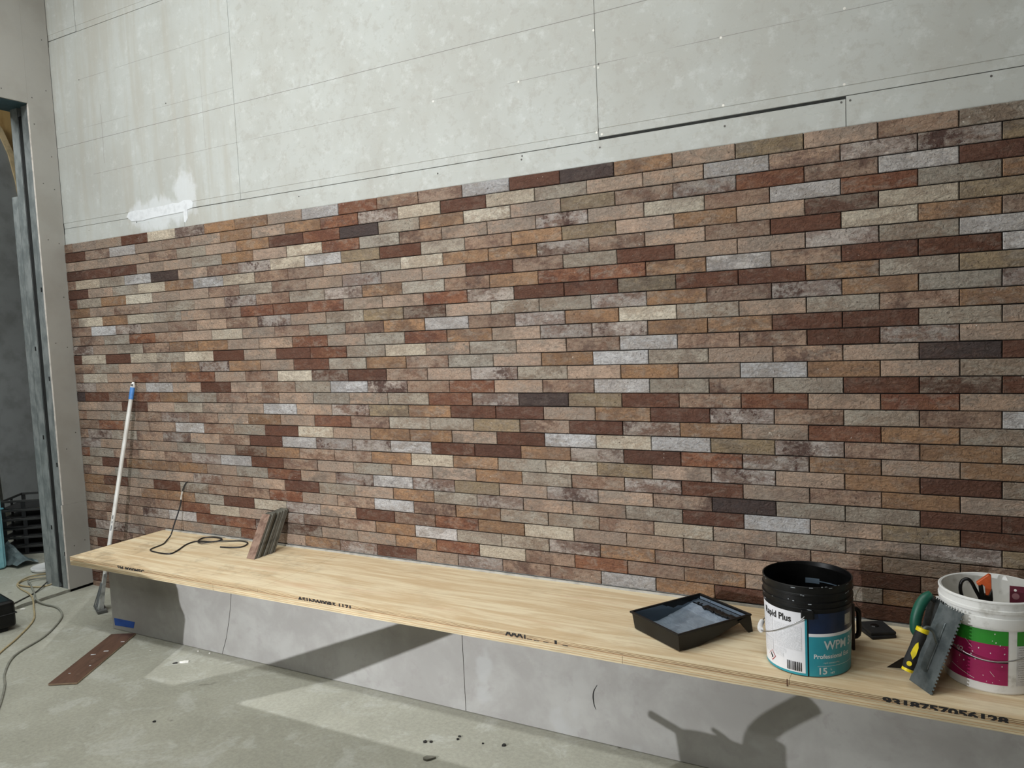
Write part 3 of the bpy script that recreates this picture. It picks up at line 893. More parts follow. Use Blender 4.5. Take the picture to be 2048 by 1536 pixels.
    c = t.mix(t.ramp(n1, 0.60, 0.70), srgb((104, 122, 140)), srgb((30, 32, 36)))
    MW = t.done(c, 0.4)
    t = NT('thick_paint_on_plastic')
    v = t.obj(); n1 = t.noise(v, 40, 4, 0.7)
    c = t.mix(t.ramp(n1, 0.60, 0.68), srgb((122, 136, 152)), srgb((26, 28, 30)))
    MK = t.done(c, 0.35)
    def wall_film(pts, mat):
        bm = bmesh.new(); q = [bm.verts.new(p) for p in pts]; bm.faces.new(q)
        bmesh.ops.solidify(bm, geom=list(bm.faces), thickness=0.0006)
        new_obj('paint_film', bm, mat, e)
    bm = bmesh.new()
    for sx in (-1, 1):
        lo_ = [bm.verts.new((sx * (W - .0042 - (1 - (.0 / HT)) * .006), max(.012, min(LN - .012, y)), zf(y) + .004)) for y in ys]
        hi_ = [bm.verts.new((sx * (W - .0042), max(.010, min(LN - .010, y)), HT - .002)) for y in ys]
        for i in range(len(ys) - 1): bm.faces.new((lo_[i], lo_[i + 1], hi_[i + 1], hi_[i]))
    bmesh.ops.solidify(bm, geom=list(bm.faces), thickness=0.0004)
    new_obj('paint_film', bm, MW, e)['kind'] = 'stuff'
    wall_film([(-W + .01, 0.0115, .010), (W - .01, 0.0115, .010), (W - .008, 0.0055, .064), (-W + .008, 0.0055, .064)], MW)
    wall_film([(-W + .01, LN - .0085, .055), (W - .01, LN - .0085, .055), (W - .008, LN - .0055, .067), (-W + .008, LN - .0055, .067)], MK)
    wall_film([(-W + .014, LN - .047, .0515), (W - .014, LN - .047, .0515), (W - .012, LN - .012, .0535), (-W + .012, LN - .012, .0535)], MK)
    # bare black gap rolled clean near the top end
    bm = bmesh.new()
    for i in range(16):
        a = -0.055 + i * 0.0105
        add_box(bm, (a, LN - 0.062 + rr.uniform(-.004, .004), .047), (a + 0.0125, LN - 0.034 + rr.uniform(-.005, .004), .0552 + rr.uniform(0, .002)), 0.002)
    for a in (-0.10, -0.082): add_box(bm, (a, LN - 0.05, .047), (a + 0.007, LN - 0.036, .0552), 0.002)
    o = new_obj('bare_patch', bm, M_BLACKP, e); o['label'] = 'strip of bare black plastic rolled clean of paint'
    return e
make_tray()

# ------------------------------------------------------------------ buckets
def wrap(r, th0, z0, zt=None):
    """maps flat (x,y) to the bucket wall; x to the right as seen from the front"""
    def fn(x, y):
        a = th0 + x / r
        rr_ = r + (0.0 if zt is None else zt * y)
        return (rr_ * math.cos(a), rr_ * math.sin(a), z0 + y)
    return fn

def patch_obj(name, r, a0, a1, z0, z1, mat, parent, rtop=None):
    bm = bmesh.new(); cyl_patch(bm, r, a0, a1, z0, z1, rtop=rtop)
    bmesh.ops.recalc_face_normals(bm, faces=bm.faces)
    for f in bm.faces:
        c = f.calc_center_median()
        if f.normal.dot(Vector((c.x, c.y, 0))) < 0: f.normal_flip()
    return new_obj(name, bm, mat, parent, True)

def print_mat(name, bg, ink, rows, amt):
    """fine unreadable print: broken grey lines on the label"""
    t = NT(name)
    v = t.obj(); z = t.sep(v)[2]
    s = t.math('SINE', t.math('MULTIPLY', z, rows))
    k = t.math('MULTIPLY', t.ramp(s, 0.0, 0.5), t.ramp(t.noise(v, 260, 2, 0.6), 0.4, 0.55, 0.25, 1.0))
    return t.done(t.mix(t.math('MULTIPLY', k, amt), srgb(bg), srgb(ink)), 0.45)

def black_bucket():
    CX, CY = 4.333, -0.433
    e = empty('paint_bucket', (CX, CY, BH), 0, 'open black bucket with white and teal printed label, wire handle hanging', 'bucket')
    F = math.atan2(-3.148 - CY, 4.744 - CX)
    D = math.radians
    rb, rt = 0.1325, 0.1385
    rz = lambda z: rb + (rt - rb) * z / 0.22
    H = 0.30
    prof = [(rb - .004, 0), (rb, .004), (rz(.22), .22), (rz(.22) + .004, .2215), (rz(.22) + .0045, .228), (rz(.22) + .0015, .230), (rz(.22) + .0015, .240), (rz(.22) + .0055, .242), (rz(.22) + .0055, .248), (rz(.22) + .0015, .250), (rz(.22) + .0015, .266), (rz(.22) + .005, .268), (rz(.22) + .005, .274), (rz(.22) + .002, .276), (.1425, .296), (.1425, .2995), (.1405, .301), (.1385, .2995), (.136, .27), (.134, .22), (.129, .06), (.01, .058)]
    body = lathe('bucket_body', prof, M_BLACKP, e, 72, caps=False)
    bm = bmesh.new(); r_ = add_lathe(bm, [(0.0005, 0.0), (rb - .004, 0.0)], 72); new_obj('bucket_base', bm, M_BLACKP, e)
    MW = basic('white_label_film', (226, 226, 230), 0.35, c2=(214, 214, 218), scale=10)
    MT = basic('teal_label_film', (44, 146, 160), 0.35, c2=(38, 134, 150), scale=10)
    MN = basic('navy_label_film', (14, 34, 66), 0.35)
    k = 0.0008
    g = lambda z: rz(z) + k
    lab = patch_obj('label', g(0), F - D(95), F - D(3), .008, .213, MW, e, g(.213))
    lab['label'] = 'white information panel of the label'
    patch_obj('label_border', g(0) + .0003, F - D(95), F - D(0.8), .0035, .011, MT, lab, g(.011))
    patch_obj('label_border', g(0) + .0003, F - D(3.6), F - D(0.8), .011, .213, MT, lab, g(.213) + .0003)
    teal = patch_obj('label', g(0), F + D(1.2), F + D(120), .0035, .136, MT, e, g(.136)); teal['label'] = 'teal front panel of the label'
    patch_obj('label_band', g(.136), F + D(1.2), F + D(120), .136, .146, MW, teal, g(.146))
    patch_obj('label_band', g(.146), F + D(1.2), F + D(120), .146, .213, MN, teal, g(.213))
    patch_obj('label_seal', g(.17) + .0004, F + D(54), F + D(68), .163, .200, basic('silver_sticker', (176, 172, 162), 0.4, c2=(130, 122, 112), scale=60), teal, g(.2) + .0004)
    def word(body, size, deg, z, mat, par, weight=0.0, align='LEFT', width=1.0):
        bm = bmesh.new()
        r = rz(z) + k + 0.0007
        text_on(bm, body, size, wrap(r, F + D(deg), z, 0.03), weight=weight, align=align, width=width)
        bmesh.ops.triangulate(bm, faces=list(bm.faces))
        for f in bm.faces:
            c = f.calc_center_median(); f.normal_update()
            if f.normal.dot(Vector((c.x, c.y, 0))) < 0: f.normal_flip()
        o = new_obj('lettering', bm, mat, par); return o
    MG = basic('pale_print', (206, 216, 218), 0.4)
    word('Rapid Plus', 0.0315, -21, .178, M_INK, lab, 0.0008, 'RIGHT', 0.92)
    word('WPM 310', 0.040, 21, .094, MG, teal, 0.001, 'LEFT', 0.92)
    word('Professional Ext', 0.0205, 7, .064, MG, teal, 0.0005, 'LEFT', 1.0)
    word('15', 0.030, 12, .012, MG, teal, 0.0008, 'LEFT', 1.05)
    word('L', 0.010, 30, .024, MG, teal, 0.0002)
    word('NET', 0.008, 30, .012, MG, teal, 0.0002)
    word('rapid waterproofing', 0.007, 20, .047, MG, teal)
    patch_obj('label_rule', g(.038) + .0005, F + D(12), F + D(75), .0375, .0385, MG, teal, g(.038) + .0005)
    PM = print_mat('fine_grey_print', (224, 224, 228), (150, 152, 156), 2600, 0.8)
    for a0, a1, z0, z1 in ((-50, -8, .085, .165), (-80, -52, .105, .175), (-78, -52, .045, .098), (-49, -30, .068, .080), (-49, -34, .052, .064)):
        patch_obj('fine_print', g(z0) + .0006, F + D(a0), F + D(a1), z0, z1, PM, lab, g(z1) + .0006)
    # barcode
    bm = bmesh.new(); rr = random.Random(3); a = -29.0
    while a < -8.5:
        w_ = rr.choice((0.5, 0.8, 1.2, 1.5)); r = g(.03) + .0007
        cyl_patch(bm, r, F + D(a), F + D(min(a + w_, -8.5)), .016, .046, 1); a += w_ + rr.choice((0.45, 0.7, 0.9))
    bmesh.ops.recalc_face_normals(bm, faces=bm.faces)
    new_obj('barcode', bm, M_INK, lab)['kind'] = 'stuff'
    # hazard diamond: red frame, white field, black tree-and-fish blot
    def dia(rad, r_add, mat, nm, pts=None):
        bm = bmesh.new(); f_ = wrap(g(.045) + r_add, F + D(-56), .040)
        P_ = pts or [(0, rad), (-rad, 0), (0, -rad), (rad, 0)]
        bm.faces.new([bm.verts.new(f_(x, y)) for x, y in P_]); new_obj(nm, bm, mat, lab)
    dia(.0185, .001, basic('red_print', (170, 40, 40), 0.4), 'hazard_diamond'); dia(.0155, .0014, MW, 'hazard_diamond')
    dia(0, .0018, M_INK, 'hazard_symbol', [(-.006, .008), (-.002, .009), (.001, .003), (.006, .001), (.007, -.006), (.001, -.009), (-.001, -.003), (-.005, .0)])
    # ear, bail and roller grip
    for s in (F, F + PI):
        bm = bmesh.new(); c = Vector((math.cos(s), math.sin(s), 0)); tng = Vector((-c.y, c.x, 0))
        Mx = Matrix((tng, c, Vector((0, 0, 1)))).transposed().to_4x4()
        add_box(bm, (-.020, rz(.2) - .002, .196), (.020, rz(.2) + .010, .226), 0.004, 2, Mx)
        new_obj('handle_ear', bm, M_BLACKP, e)
    pts = []
    for i in range(25):
        q = i / 24; a = F - q * PI
        pts.append(((.154) * math.cos(a), (.154) * math.sin(a), .208 - .105 * math.sin(q * PI)))
    pts[0] = ((rz(.2) + .004) * math.cos(F), (rz(.2) + .004) * math.sin(F), .213); pts[-1] = ((rz(.2) + .004) * math.cos(F + PI), (rz(.2) + .004) * math.sin(F + PI), .213)
    hd = tube('bail_handle', pts, 0.0018, M_WIRE, e, 8)
    gp = [pts[i] for i in range(10, 15)]
    o = tube('handle_grip', gp, 0.0088, M_WHITEP, hd, 12)
    # contents
    bm = bmesh.new(); add_lathe(bm, [(0.0005, .085), (.1295, .085)], 48); o = new_obj('paint_residue', bm, basic('dark_wet_paint', (20, 24, 32), 0.15), e)
    patch_obj('inner_paint_streak', .1335, F + PI - D(18), F + PI + D(2), .225, .243, basic('blue_grey_dry_paint', (96, 112, 128), 0.4), e, .1345)
    bm = bmesh.new(); cyl_patch(bm, .1335, F + PI - D(62), F + PI - D(16), .232, .236, 16); new_obj('inner_paint_streak', bm, basic('blue_grey_dry_paint', (96, 112, 128)), e)
    bm = bmesh.new(); rr = random.Random(9)
    for i in range(26):
        a = F + rr.uniform(-1.3, 1.3); z = rr.choice((.299, .294, .272, .252, .246, .226)) + rr.uniform(-.002, .002)
        r = .1428 if z > .29 else rz(.22) + .0056
        l_ = rr.uniform(.003, .014)
        cyl_patch(bm, r + .0004, a, a + l_ / r, z, z + rr.uniform(.001, .003), 2)
    _o = new_obj('paint_flecks', bm, basic('pale_paint_fleck', (150, 156, 162), 0.4), e); _o['kind'] = 'stuff'
    return e
black_bucket()

def white_bucket():
    CX, CY = 4.868, -0.335
    e = empty('tool_bucket', (CX, CY, BH), 0, 'white plastic bucket with green and magenta bands holding hand tools', 'bucket')
    F = math.atan2(-3.148 - CY, 4.744 - CX)
    D = math.radians
    rb, rt = .131, .139
    rz = lambda z: rb + (rt - rb) * z / .21
    prof = [(rb - .004, 0), (rb, .005), (rz(.205), .205), (rz(.205) + .007, .206), (rz(.205) + .0085, .210), (rz(.205) + .0085, .237), (rz(.205) + .006, .239), (rz(.205) + .006, .252), (rz(.205) + .010, .254), (rz(.205) + .010, .262), (rz(.205) + .007, .264), (rz(.205) + .007, .282), (rz(.205) + .0095, .284), (rz(.205) + .0095, .288), (rz(.205) + .006, .2905), (.139, .289), (.1365, .25), (.134, .20), (.128, .05), (.01, .048)]
    MB = basic('splashed_white_plastic', (224, 224, 222), 0.42, c2=(182, 180, 174), scale=16, lo=0.52, hi=0.74)
    lathe('bucket_body', prof, MB, e, 72, caps=False)
    bm = bmesh.new(); add_lathe(bm, [(0.0005, 0.0), (rb - .004, 0.0)], 72); new_obj('bucket_base', bm, MB, e)
    k = .0008; g = lambda z: rz(z) + k
    MG = basic('green_label_film', (46, 142, 44), 0.35, c2=(40, 130, 40), scale=9)
    MM = basic('magenta_label_film', (158, 26, 88), 0.35, c2=(142, 20, 76), scale=9)
    MGY = basic('pale_grey_label', (206, 206, 208), 0.4)
    for a0, a1, n in ((-120, 18, 0), (28, 130, 1)):
        lb = patch_obj('label', g(.155), F + D(a0), F + D(a1), .155, .199, MG, e, g(.199)); lb['label'] = 'green band of the label'
        lb = patch_obj('label', g(.03), F + D(a0), F + D(a1), .030, .155, MM if n == 0 else MGY, e, g(.155)); lb['label'] = 'magenta band of the label' if n == 0 else 'grey printed panel of the label'
        if n == 0:
            bm = bmesh.new(); N = 24
            for i in range(N):
                q0, q1 = i / N, (i + 1) / N
                f_ = lambda q: (F + D(-62 + 80 * q), .111 - .015 * q + .006 * (q - .5) ** 2 * 4)
                (a, z), (b, z2) = f_(q0), f_(q1); r = g(.11) + .0005
                vs = [bm.verts.new((r * math.cos(x), r * math.sin(x), zz)) for x, zz in ((a, z - .0018), (b, z2 - .0018), (b, z2 + .0018), (a, z + .0018))]; bm.faces.new(vs)
            new_obj('label_stripe', bm, M_INK, lb)
            bm = bmesh.new(); text_on(bm, '02', .022, wrap(g(.125) + .0006, F + D(-42), .112, 0.03), weight=0.0004)
            new_obj('lettering', bm, basic('chalky_print', (206, 190, 198), 0.5), lb)
        else:
            patch_obj('fine_print', g(.04) + .0005, F + D(a0 + 2), F + D(a1 - 40), .04, .150, print_mat('fine_print_grey', (206, 206, 208), (130, 132, 134), 900, 0.8), lb, g(.15) + .0005)
    # dried white splashes over the bands
    bm = bmesh.new(); rr = random.Random(21)
    for i in range(24):
        a = F + D(rr.uniform(-60, 17)); z = rr.uniform(.034, .195); s = rr.uniform(.0008, .0026); r = g(z) + .0006
        n = 6; off = [(s * rr.uniform(.5, 1.2) * math.cos(q * 2 * PI / n), s * rr.uniform(.5, 1.4) * math.sin(q * 2 * PI / n)) for q in range(n)]
        bm.faces.new([bm.verts.new((r * math.cos(a + x / r), r * math.sin(a + x / r), z + y)) for x, y in off])
    for a0, a1, z0, z1 in ((-52, -20, .062, .038), (-30, -22, .158, .136), (-2, 3, .07, .055)):
        N = 10
        for i in range(N):
            q, p = i / N, (i + 1) / N
            r = g(.06) + .0007
            f_ = lambda t_: (F + D(a0 + (a1 - a0) * t_), z0 + (z1 - z0) * t_)
            (a, z), (b, z2) = f_(q), f_(p)
            r2 = g((z + z2) / 2) + .0007
            bm.faces.new([bm.verts.new((r2 * math.cos(x), r2 * math.sin(x), zz)) for x, zz in ((a, z - .0007), (b, z2 - .0007), (b, z2 + .0007), (a, z + .0007))])
    new_obj('plaster_splashes', bm, basic('dried_white_splash', (224, 218, 216), 0.7), e)['kind'] = 'stuff'
    pts = []
    for i in range(25):
        q = i / 24; a = F + D(88) - q * PI
        pts.append((.1555 * math.cos(a), .1555 * math.sin(a), .218 - .108 * math.sin(q * PI)))
    tube('bail_handle', pts, .0019, M_WIRE, e, 8)
    for s in (F + D(88), F + D(88) + PI):
        bm = bmesh.new(); c = Vector((math.cos(s), math.sin(s), 0)); tng = Vector((-c.y, c.x, 0))
        Mx = Matrix((tng, c, Vector((0, 0, 1)))).transposed().to_4x4()
        add_box(bm, (-.018, rz(.2) + .006, .206), (.018, rz(.2) + .019, .232), 0.004, 2, Mx)
        new_obj('handle_ear', bm, MB, e)
    bm = bmesh.new(); add_lathe(bm, [(0.0005, .165), (.1315, .165)], 48); new_obj('mortar_fill', bm, basic('dried_mortar', (196, 186, 156), 0.9, c2=(170, 162, 140), scale=24, bump=.5), e)
white_bucket()

# ------------------------------------------------------------------ hand tools
M_BLADE = basic('grey_trowel_steel', (122, 129, 131), 0.45, 0.6, c2=(92, 100, 102), scale=16, lo=.38, hi=.62)
M_BLADED = basic('dirty_trowel_steel', (78, 84, 86), 0.5, 0.6, c2=(50, 54, 54), scale=18, lo=.38, hi=.62)
def notched_blade(name, W, Ln, step, mat, parent):
    pts = [(0, 0), (W - .006, 0)]
    y = 0.004
    while y < Ln - step:
        pts += [(W, y), (W, y + step * .5), (W - .0065, y + step * .5), (W - .0065, y + step)]; y += step
    pts += [(W, Ln - .003)]
    x = W - .004
    while x > 0.02:
        pts += [(x, Ln), (x - step * .5, Ln), (x - step * .5, Ln - .005), (x - step, Ln - .005)]; x -= step
    pts += [(0, Ln - .002)]
    bm = bmesh.new(); add_prism(bm, pts, -0.0007, 0.0007)
    bmesh.ops.triangulate(bm, faces=[f for f in bm.faces if len(f.verts) > 4])
    return new_obj(name, bm, mat, parent)
def frame_at(e, origin, xdir, ydir):
    x = Vector(xdir).normalized(); y = Vector(ydir); y = (y - x * x.dot(y)).normalized(); z = x.cross(y)
    mm = Matrix((x, y, z)).transposed().to_4x4(); mm.translation = Vector(origin); e.matrix_world = mm
# front trowel
B0 = Vector((4.640, -0.462, BH + .0005)); B1 = Vector((4.704, -0.551, BH + .0005)); T1 = Vector((4.787, -0.480, 0.699))
tr = empty('notched_trowel', (0, 0, 0), 0, 'grey notched trowel with black and yellow grip leaning on the white bucket', 'trowel')
frame_at(tr, B0, B1 - B0, T1 - B1)
notched_blade('blade', .110, .268, .0115, M_BLADE, tr)
MYL = basic('yellow_plastic', (232, 208, 22), 0.45)
# z of this frame points to the left rear, where the handle sits
SZ = -1.0
zs = tr.matrix_world.to_3x3() @ Vector((0, 0, 1))
SZ = 1.0 if zs.x < 0 else -1.0
tube('mounting_rib', [(.055, .06, SZ * .0015), (.055, .215, SZ * .0015)], [.0035, .0035], M_BLADE, tr, 8)
tube('tang', [(.055, .150, SZ * .004), (.055, .178, SZ * .03), (.055, .182, SZ * .055), (.055, .165, SZ * .066)], [.006, .006, .0065, .007], M_BLADE, tr, 8, 3)
h = tube('grip', [(.055, .168, SZ * .066), (.055, .150, SZ * .066), (.055, .11, SZ * .067), (.055, .07, SZ * .066), (.055, .042, SZ * .064)], [.0155, .0185, .0165, .019, .0165], M_BLACKM, tr, 14, 3)
tube('grip_collar', [(.055, .176, SZ * .066), (.055, .164, SZ * .066)], .0192, MYL, tr, 14)
tube('grip_end', [(.055, .045, SZ * .064), (.055, .036, SZ * .064)], .0172, MYL, tr, 14)
# yellow inlay and round badge on the grip, facing out from the wall
def inlay(pts, nm):
    bm = bmesh.new()
    add_prism(bm, pts, 0.0, 0.003)
    o = new_obj(nm, bm, MYL, tr); return o
cl = tr.matrix_world.inverted().to_3x3() @ (Vector((4.745, -3.15, 1.6)) - Vector((4.64, -.5, .52)))
cl = Vector((cl.x, 0, cl.z)).normalized()
o = inlay([(-.007, -.012), (.004, -.028), (.009, -.012), (.008, .012), (.002, .028), (-.003, .020), (-.006, .004)], 'grip_inlay')
sd = Vector((0, 1, 0)).cross(cl)
mm = Matrix((sd, Vector((0, 1, 0)), cl)).transposed().to_4x4(); mm.translation = Vector((.055, .105, SZ * .066)) + cl * .0165 ; o.matrix_local = mm
o = inlay([(.0075 * math.cos(q * PI / 8), .0075 * math.sin(q * PI / 8)) for q in range(16)], 'grip_badge')
mm2 = mm.copy(); mm2.translation = Vector((.055, .062, SZ * .066)) + cl * .018; o.matrix_local = mm2
# rear trowel with green grip
g2 = empty('notched_trowel', (0, 0, 0), 0, 'dark steel notched trowel with rounded green grip behind the front trowel', 'trowel')
frame_at(g2, (4.648, -0.352, BH + .0005), (0.048, -0.085, 0), (0.048, 0.027, 0.245))
notched_blade('blade', .100, .250, .0115, M_BLADED, g2)
zs = g2.matrix_world.to_3x3() @ Vector((0, 0, 1)); SZ2 = 1.0 if zs.x < 0 else -1.0
tube('tang', [(.04, .135, SZ2 * .003), (.04, .128, SZ2 * .03), (.04, .14, SZ2 * .042)], .006, M_BLADED, g2, 8, 3)
tube('tang', [(.04, .235, SZ2 * .003), (.04, .245, SZ2 * .02), (.04, .240, SZ2 * .034)], .006, M_BLADED, g2, 8, 3)
tube('grip', [(.04, .118, SZ2 * .034), (.04, .135, SZ2 * .044), (.04, .17, SZ2 * .050), (.04, .21, SZ2 * .047), (.04, .240, SZ2 * .036), (.04, .258, SZ2 * .020)], [.011, .0165, .0175, .0175, .0165, .011], basic('green_rubber_grip', (16, 84, 66), 0.45, c2=(12, 70, 56), scale=12), g2, 16, 4)
# small scraper blade behind the grip
sc = empty('scraper', (4.60, -0.385, BH), 0, 'small dark scraper with a pointed blade lying behind the yellow grip', 'scraper')
bm = bmesh.new()
vs = [bm.verts.new(p) for p in ((-.03, -.008, .0005), (.025, .004, .0005), (.040, -.012, .052), (.018, -.030, .050))]
bm.faces.new(vs); bmesh.ops.solidify(bm, geom=list(bm.faces), thickness=0.0014)
new_obj('blade', bm, basic('dark_blade_steel', (66, 62, 58), 0.5, 0.5), sc)
tube('stem', [(.028, -.02, .050), (.038, -.016, .062)], .004, M_BLADED, sc, 6)

# black sponge pads
pad = empty('scrub_pad', (4.520, -0.105, BH), math.radians(33), 'folded black rubber pad lying behind the black bucket', 'pad')
for i, (z0, z1, d, rz_) in enumerate(((0.001, 0.012, 0.0, 0.0), (0.0125, 0.024, 0.004, -0.08))):
    bm = bmesh.new(); add_box(bm, (-.045, -.055, z0), (.045, .055, z1), 0.004, 2)
    o = new_obj('pad_layer', bm, M_BLACKM, pad); o.rotation_euler = (0, 0, rz_); o.location = (d, d, 0)
bm = bmesh.new(); bmesh.ops.create_cone(bm, cap_ends=True, segments=16, radius1=.016, radius2=.013, depth=.003)
o = new_obj('pad_badge', bm, M_BLACKP, pad); o.location = (.0, .012, .0255)
# dark float standing behind the bucket
fl = empty('hand_float', (4.448, -0.250, BH), math.radians(20), 'dark plastic float standing on end against the back of the black bucket', 'float')
bm = bmesh.new(); add_box(bm, (-.006, -.045, .0005), (.004, .045, .165), .002); new_obj('float_plate', bm, basic('dark_brown_plastic', (40, 28, 28), 0.45), fl)
tube('float_handle', [(.004, 0, .03), (.026, 0, .04), (.028, 0, .085), (.026, 0, .125), (.004, 0, .135)], .009, M_BLACKP, fl, 10, 3)

# tools standing in the white bucket
ZI = BH + .166
kn = empty('utility_knife', (4.848, -0.325, ZI), 0, 'orange and black utility knife standing in the white bucket', 'knife')
bm = bmesh.new(); add_prism(bm, [(-.022, .130), (.012, .161), (.019, .158), (.020, .115), (.012, .094), (.004, .094), (.002, .122), (-.006, .128), (-.012, .118)], -.010, .010, 'y'); bmesh.ops.bevel(bm, geom=list(bm.edges), offset=.0015, segments=1, affect='EDGES')
new_obj('knife_housing', bm, basic('orange_plastic', (196, 88, 40), 0.45, c2=(170, 70, 32), scale=20), kn)
bm = bmesh.new(); add_prism(bm, [(-.016, .124), (-.004, .126), (.001, .094), (.014, .092), (.022, .112), (.024, .085), (.010, 0.001), (-.012, 0.001), (-.012, .08)], -.012, .012, 'y')
new_obj('knife_body', bm, M_BLACKP, kn)
sr = empty('snips', (4.805, -0.325, ZI), 0, 'black loop-handled snips standing in the white bucket', 'snips')
tube('handle_loop', [(-.012, 0, .06), (-.022, 0, .10), (-.018, 0, .128), (-.004, 0, .138), (.008, 0, .130), (.020, 0, .105), (.034, 0, .075), (.040, 0, .05)], .0055, M_BLACKP, sr, 8, 4)
tube('handle_loop', [(.034, .01, .08), (.020, .01, .02), (.018, .01, .001)], .005, M_BLACKP, sr, 8, 3)
tube('pivot', [(-.012, 0, .06), (.002, .003, .03), (.016, .008, .001)], .005, M_WIRE, sr, 8, 3)
cd = empty('mixing_paddle_tag', (4.935, -0.330, ZI), 0, 'maroon plastic card with a punched hole standing in the white bucket', 'card')
bm = bmesh.new(); add_box(bm, (-.019, -.0012, .0005), (.03, .0012, .132), .0006); new_obj('card', bm, basic('maroon_plastic', (92, 26, 46), 0.45, c2=(80, 20, 38), scale=8), cd)
bm = bmesh.new(); bmesh.ops.create_cone(bm, cap_ends=True, segments=14, radius1=.004, radius2=.004, depth=.0032); o = new_obj('punched_hole', bm, basic('pale_hole', (226, 222, 218)), cd); o.rotation_euler = (PI / 2, 0, 0); o.location = (-.004, 0, .119)
bm = bmesh.new(); bmesh.ops.create_cone(bm, cap_ends=True, segments=18, radius1=.010, radius2=.010, depth=.0031); o = new_obj('printed_spot', bm, basic('dull_pink', (150, 104, 112)), cd); o.rotation_euler = (PI / 2, 0, 0); o.location = (-.003, 0, .100)

# ------------------------------------------------------------------ on the floor
fp = empty('floor_plank', (0.868, -0.770, 0), 0, 'short brown plank offcut lying on the concrete by the blue tape', 'plank')
t = NT('brown_plank_face')
v = t.obj(); c = t.mix(t.ramp(t.noise(t.vscale(v, (9, 1.5, 1)), 4, 5, 0.65), .4, .65), srgb((98, 70, 56)), srgb((82, 58, 46)))
c = t.mix(t.ramp(t.noise(v, 9, 4, .6), .60, .70, 0, .45), c, srgb((140, 116, 100)))
MBP = t.done(c, .5)
bm = bmesh.new(); add_box(bm, (-.069, -.305, .002), (.069, .305, .0115), .001); bm.normal_update()
for f in bm.faces: f.material_index = 0 if f.normal.z > .6 else 1
o = new_obj('plank_board', bm, [MBP, basic('pale_plank_edge', (176, 150, 128), .8)], fp)
fp.rotation_euler = (0, 0, math.radians(29.7))
bm = bmesh.new()
for x, y, w_, h_ in ((-.035, .02, .022, .010), (.012, .06, .026, .008), (-.02, .022, .01, .006), (.03, -.12, .008, .01), (.045, .18, .02, .005), (-.03, -.20, .012, .004)):
    add_box(bm, (x, y, .0112), (x + w_, y + h_, .0122), .0003)
new_obj('plaster_flakes', bm, M_FILLER, fp)['kind'] = 'stuff'
def chip(x, y, s, mat, lab, seed, elong=1.0, rz=0.0):
    r = random.Random(seed); bm = bmesh.new()
    n = 7; pts = [(s * elong * r.uniform(.6, 1.15) * math.cos(q * 2 * PI / n), s * r.uniform(.6, 1.15) * math.sin(q * 2 * PI / n)) for q in range(n)]
    add_prism(bm, pts, 0.0003, s * .55 + .001)
    o = new_obj('debris_chip', bm, mat, None, False, (x, y, 0), (0, 0, rz)); tag(o, lab, 'debris', 'crumbs of debris on the concrete'); return o
MCH = basic('black_crumb', (34, 32, 30), .9); MCW = basic('white_crumb', (232, 230, 224), .9)
for i, (x, y, s, mt, lab, el) in enumerate((
    (2.937, -0.739, .0085, MCH, 'left one of a touching pair of black crumbs on the floor', 1.0), (2.960, -0.729, .007, MCH, 'right one of a touching pair of black crumbs on the floor', 1.0),
    (3.041, -0.648, .006, MCH, 'upper of two black crumbs close to the bench front', 1.0), (3.046, -0.668, .006, MCH, 'lower of two black crumbs close to the bench front', 1.0),
    (3.153, -0.654, .0045, MCH, 'tiny lone black crumb on the floor between larger ones', 1.0), (3.237, -0.632, .0085, MCH, 'rightmost and hooked black crumb on the floor', 1.3),
    (3.02, -0.835, .013, basic('grey_crumb', (104, 102, 92), .9), 'longish grey crumb nearest the lower edge of the picture', 2.0),
    (1.364, -0.610, .011, MCW, 'bright white torn paper scrap on the floor', 2.6), (1.325, -0.640, .006, MCH, 'dark sliver at the tip of the white paper scrap', 2.2),
    (1.765, -1.085, .006, MCH, 'dark speck on the floor near the left lower corner', 1.4), (1.31, -0.488, .005, MCW, 'small white crumb near the foot of the bench front', 1.0), (1.39, -0.482, .005, MCW, 'small white crumb beside the curved joint of the bench front', 1.0), (1.06, -0.590, .0045, MCW, 'small white crumb between the plank and the paper scrap', 1.0),
    (-0.30, -0.49, .011, MCW, 'white plaster crumb by the open floor joint', 1.8))):
    chip(x, y, s, mt, lab, 50 + i, el, 0.6 if el > 1.2 else 0)

# extension leads
MC1 = basic('beige_cable', (176, 160, 124), .6); MC2 = basic('grey_cable', (136, 136, 126), .6)
c1 = tube('extension_lead', [(0.60, -1.20, .006), (0.42, -1.05, .006), (0.308, -0.946, .006), (0.176, -0.783, .006), (-0.022, -0.582, .006), (-0.248, -0.45, .010), (-0.42, -0.36, .020), (-0.56, -0.31, .018), (-0.70, -0.279, .018), (-0.834, -0.225, .018), (-0.868, -0.125, .018), (-0.78, -0.05, .018), (-0.62, -0.05, .02), (-0.60, -0.20, .018), (-0.80, -0.24, .024), (-0.90, -0.10, .024), (-0.84, 0.02, .018), (-0.70, 0.05, .018)], .0052, MC1, None, 7, 6)
tag(c1, 'beige extension lead coiled beyond the opening and running out to the left', 'cable')
c2 = tube('extension_lead', [(1.10, -1.40, .006), (0.962, -1.292, .006), (0.761, -1.162, .006), (0.607, -1.08, .006), (0.423, -0.931, .006), (0.316, -0.724, .006), (0.20, -0.58, .006), (0.065, -0.459, .006), (-0.10, -0.39, .008), (-0.25, -0.385, .010), (-0.36, -0.37, .020), (-0.494, -0.304, .018), (-0.66, -0.231, .030), (-0.80, -0.16, .030), (-0.70, -0.02, .020), (-0.55, 0.0, .018)], .0055, MC2, None, 7, 6)
tag(c2, 'grey extension lead bending across the concrete toward the lower left', 'cable')
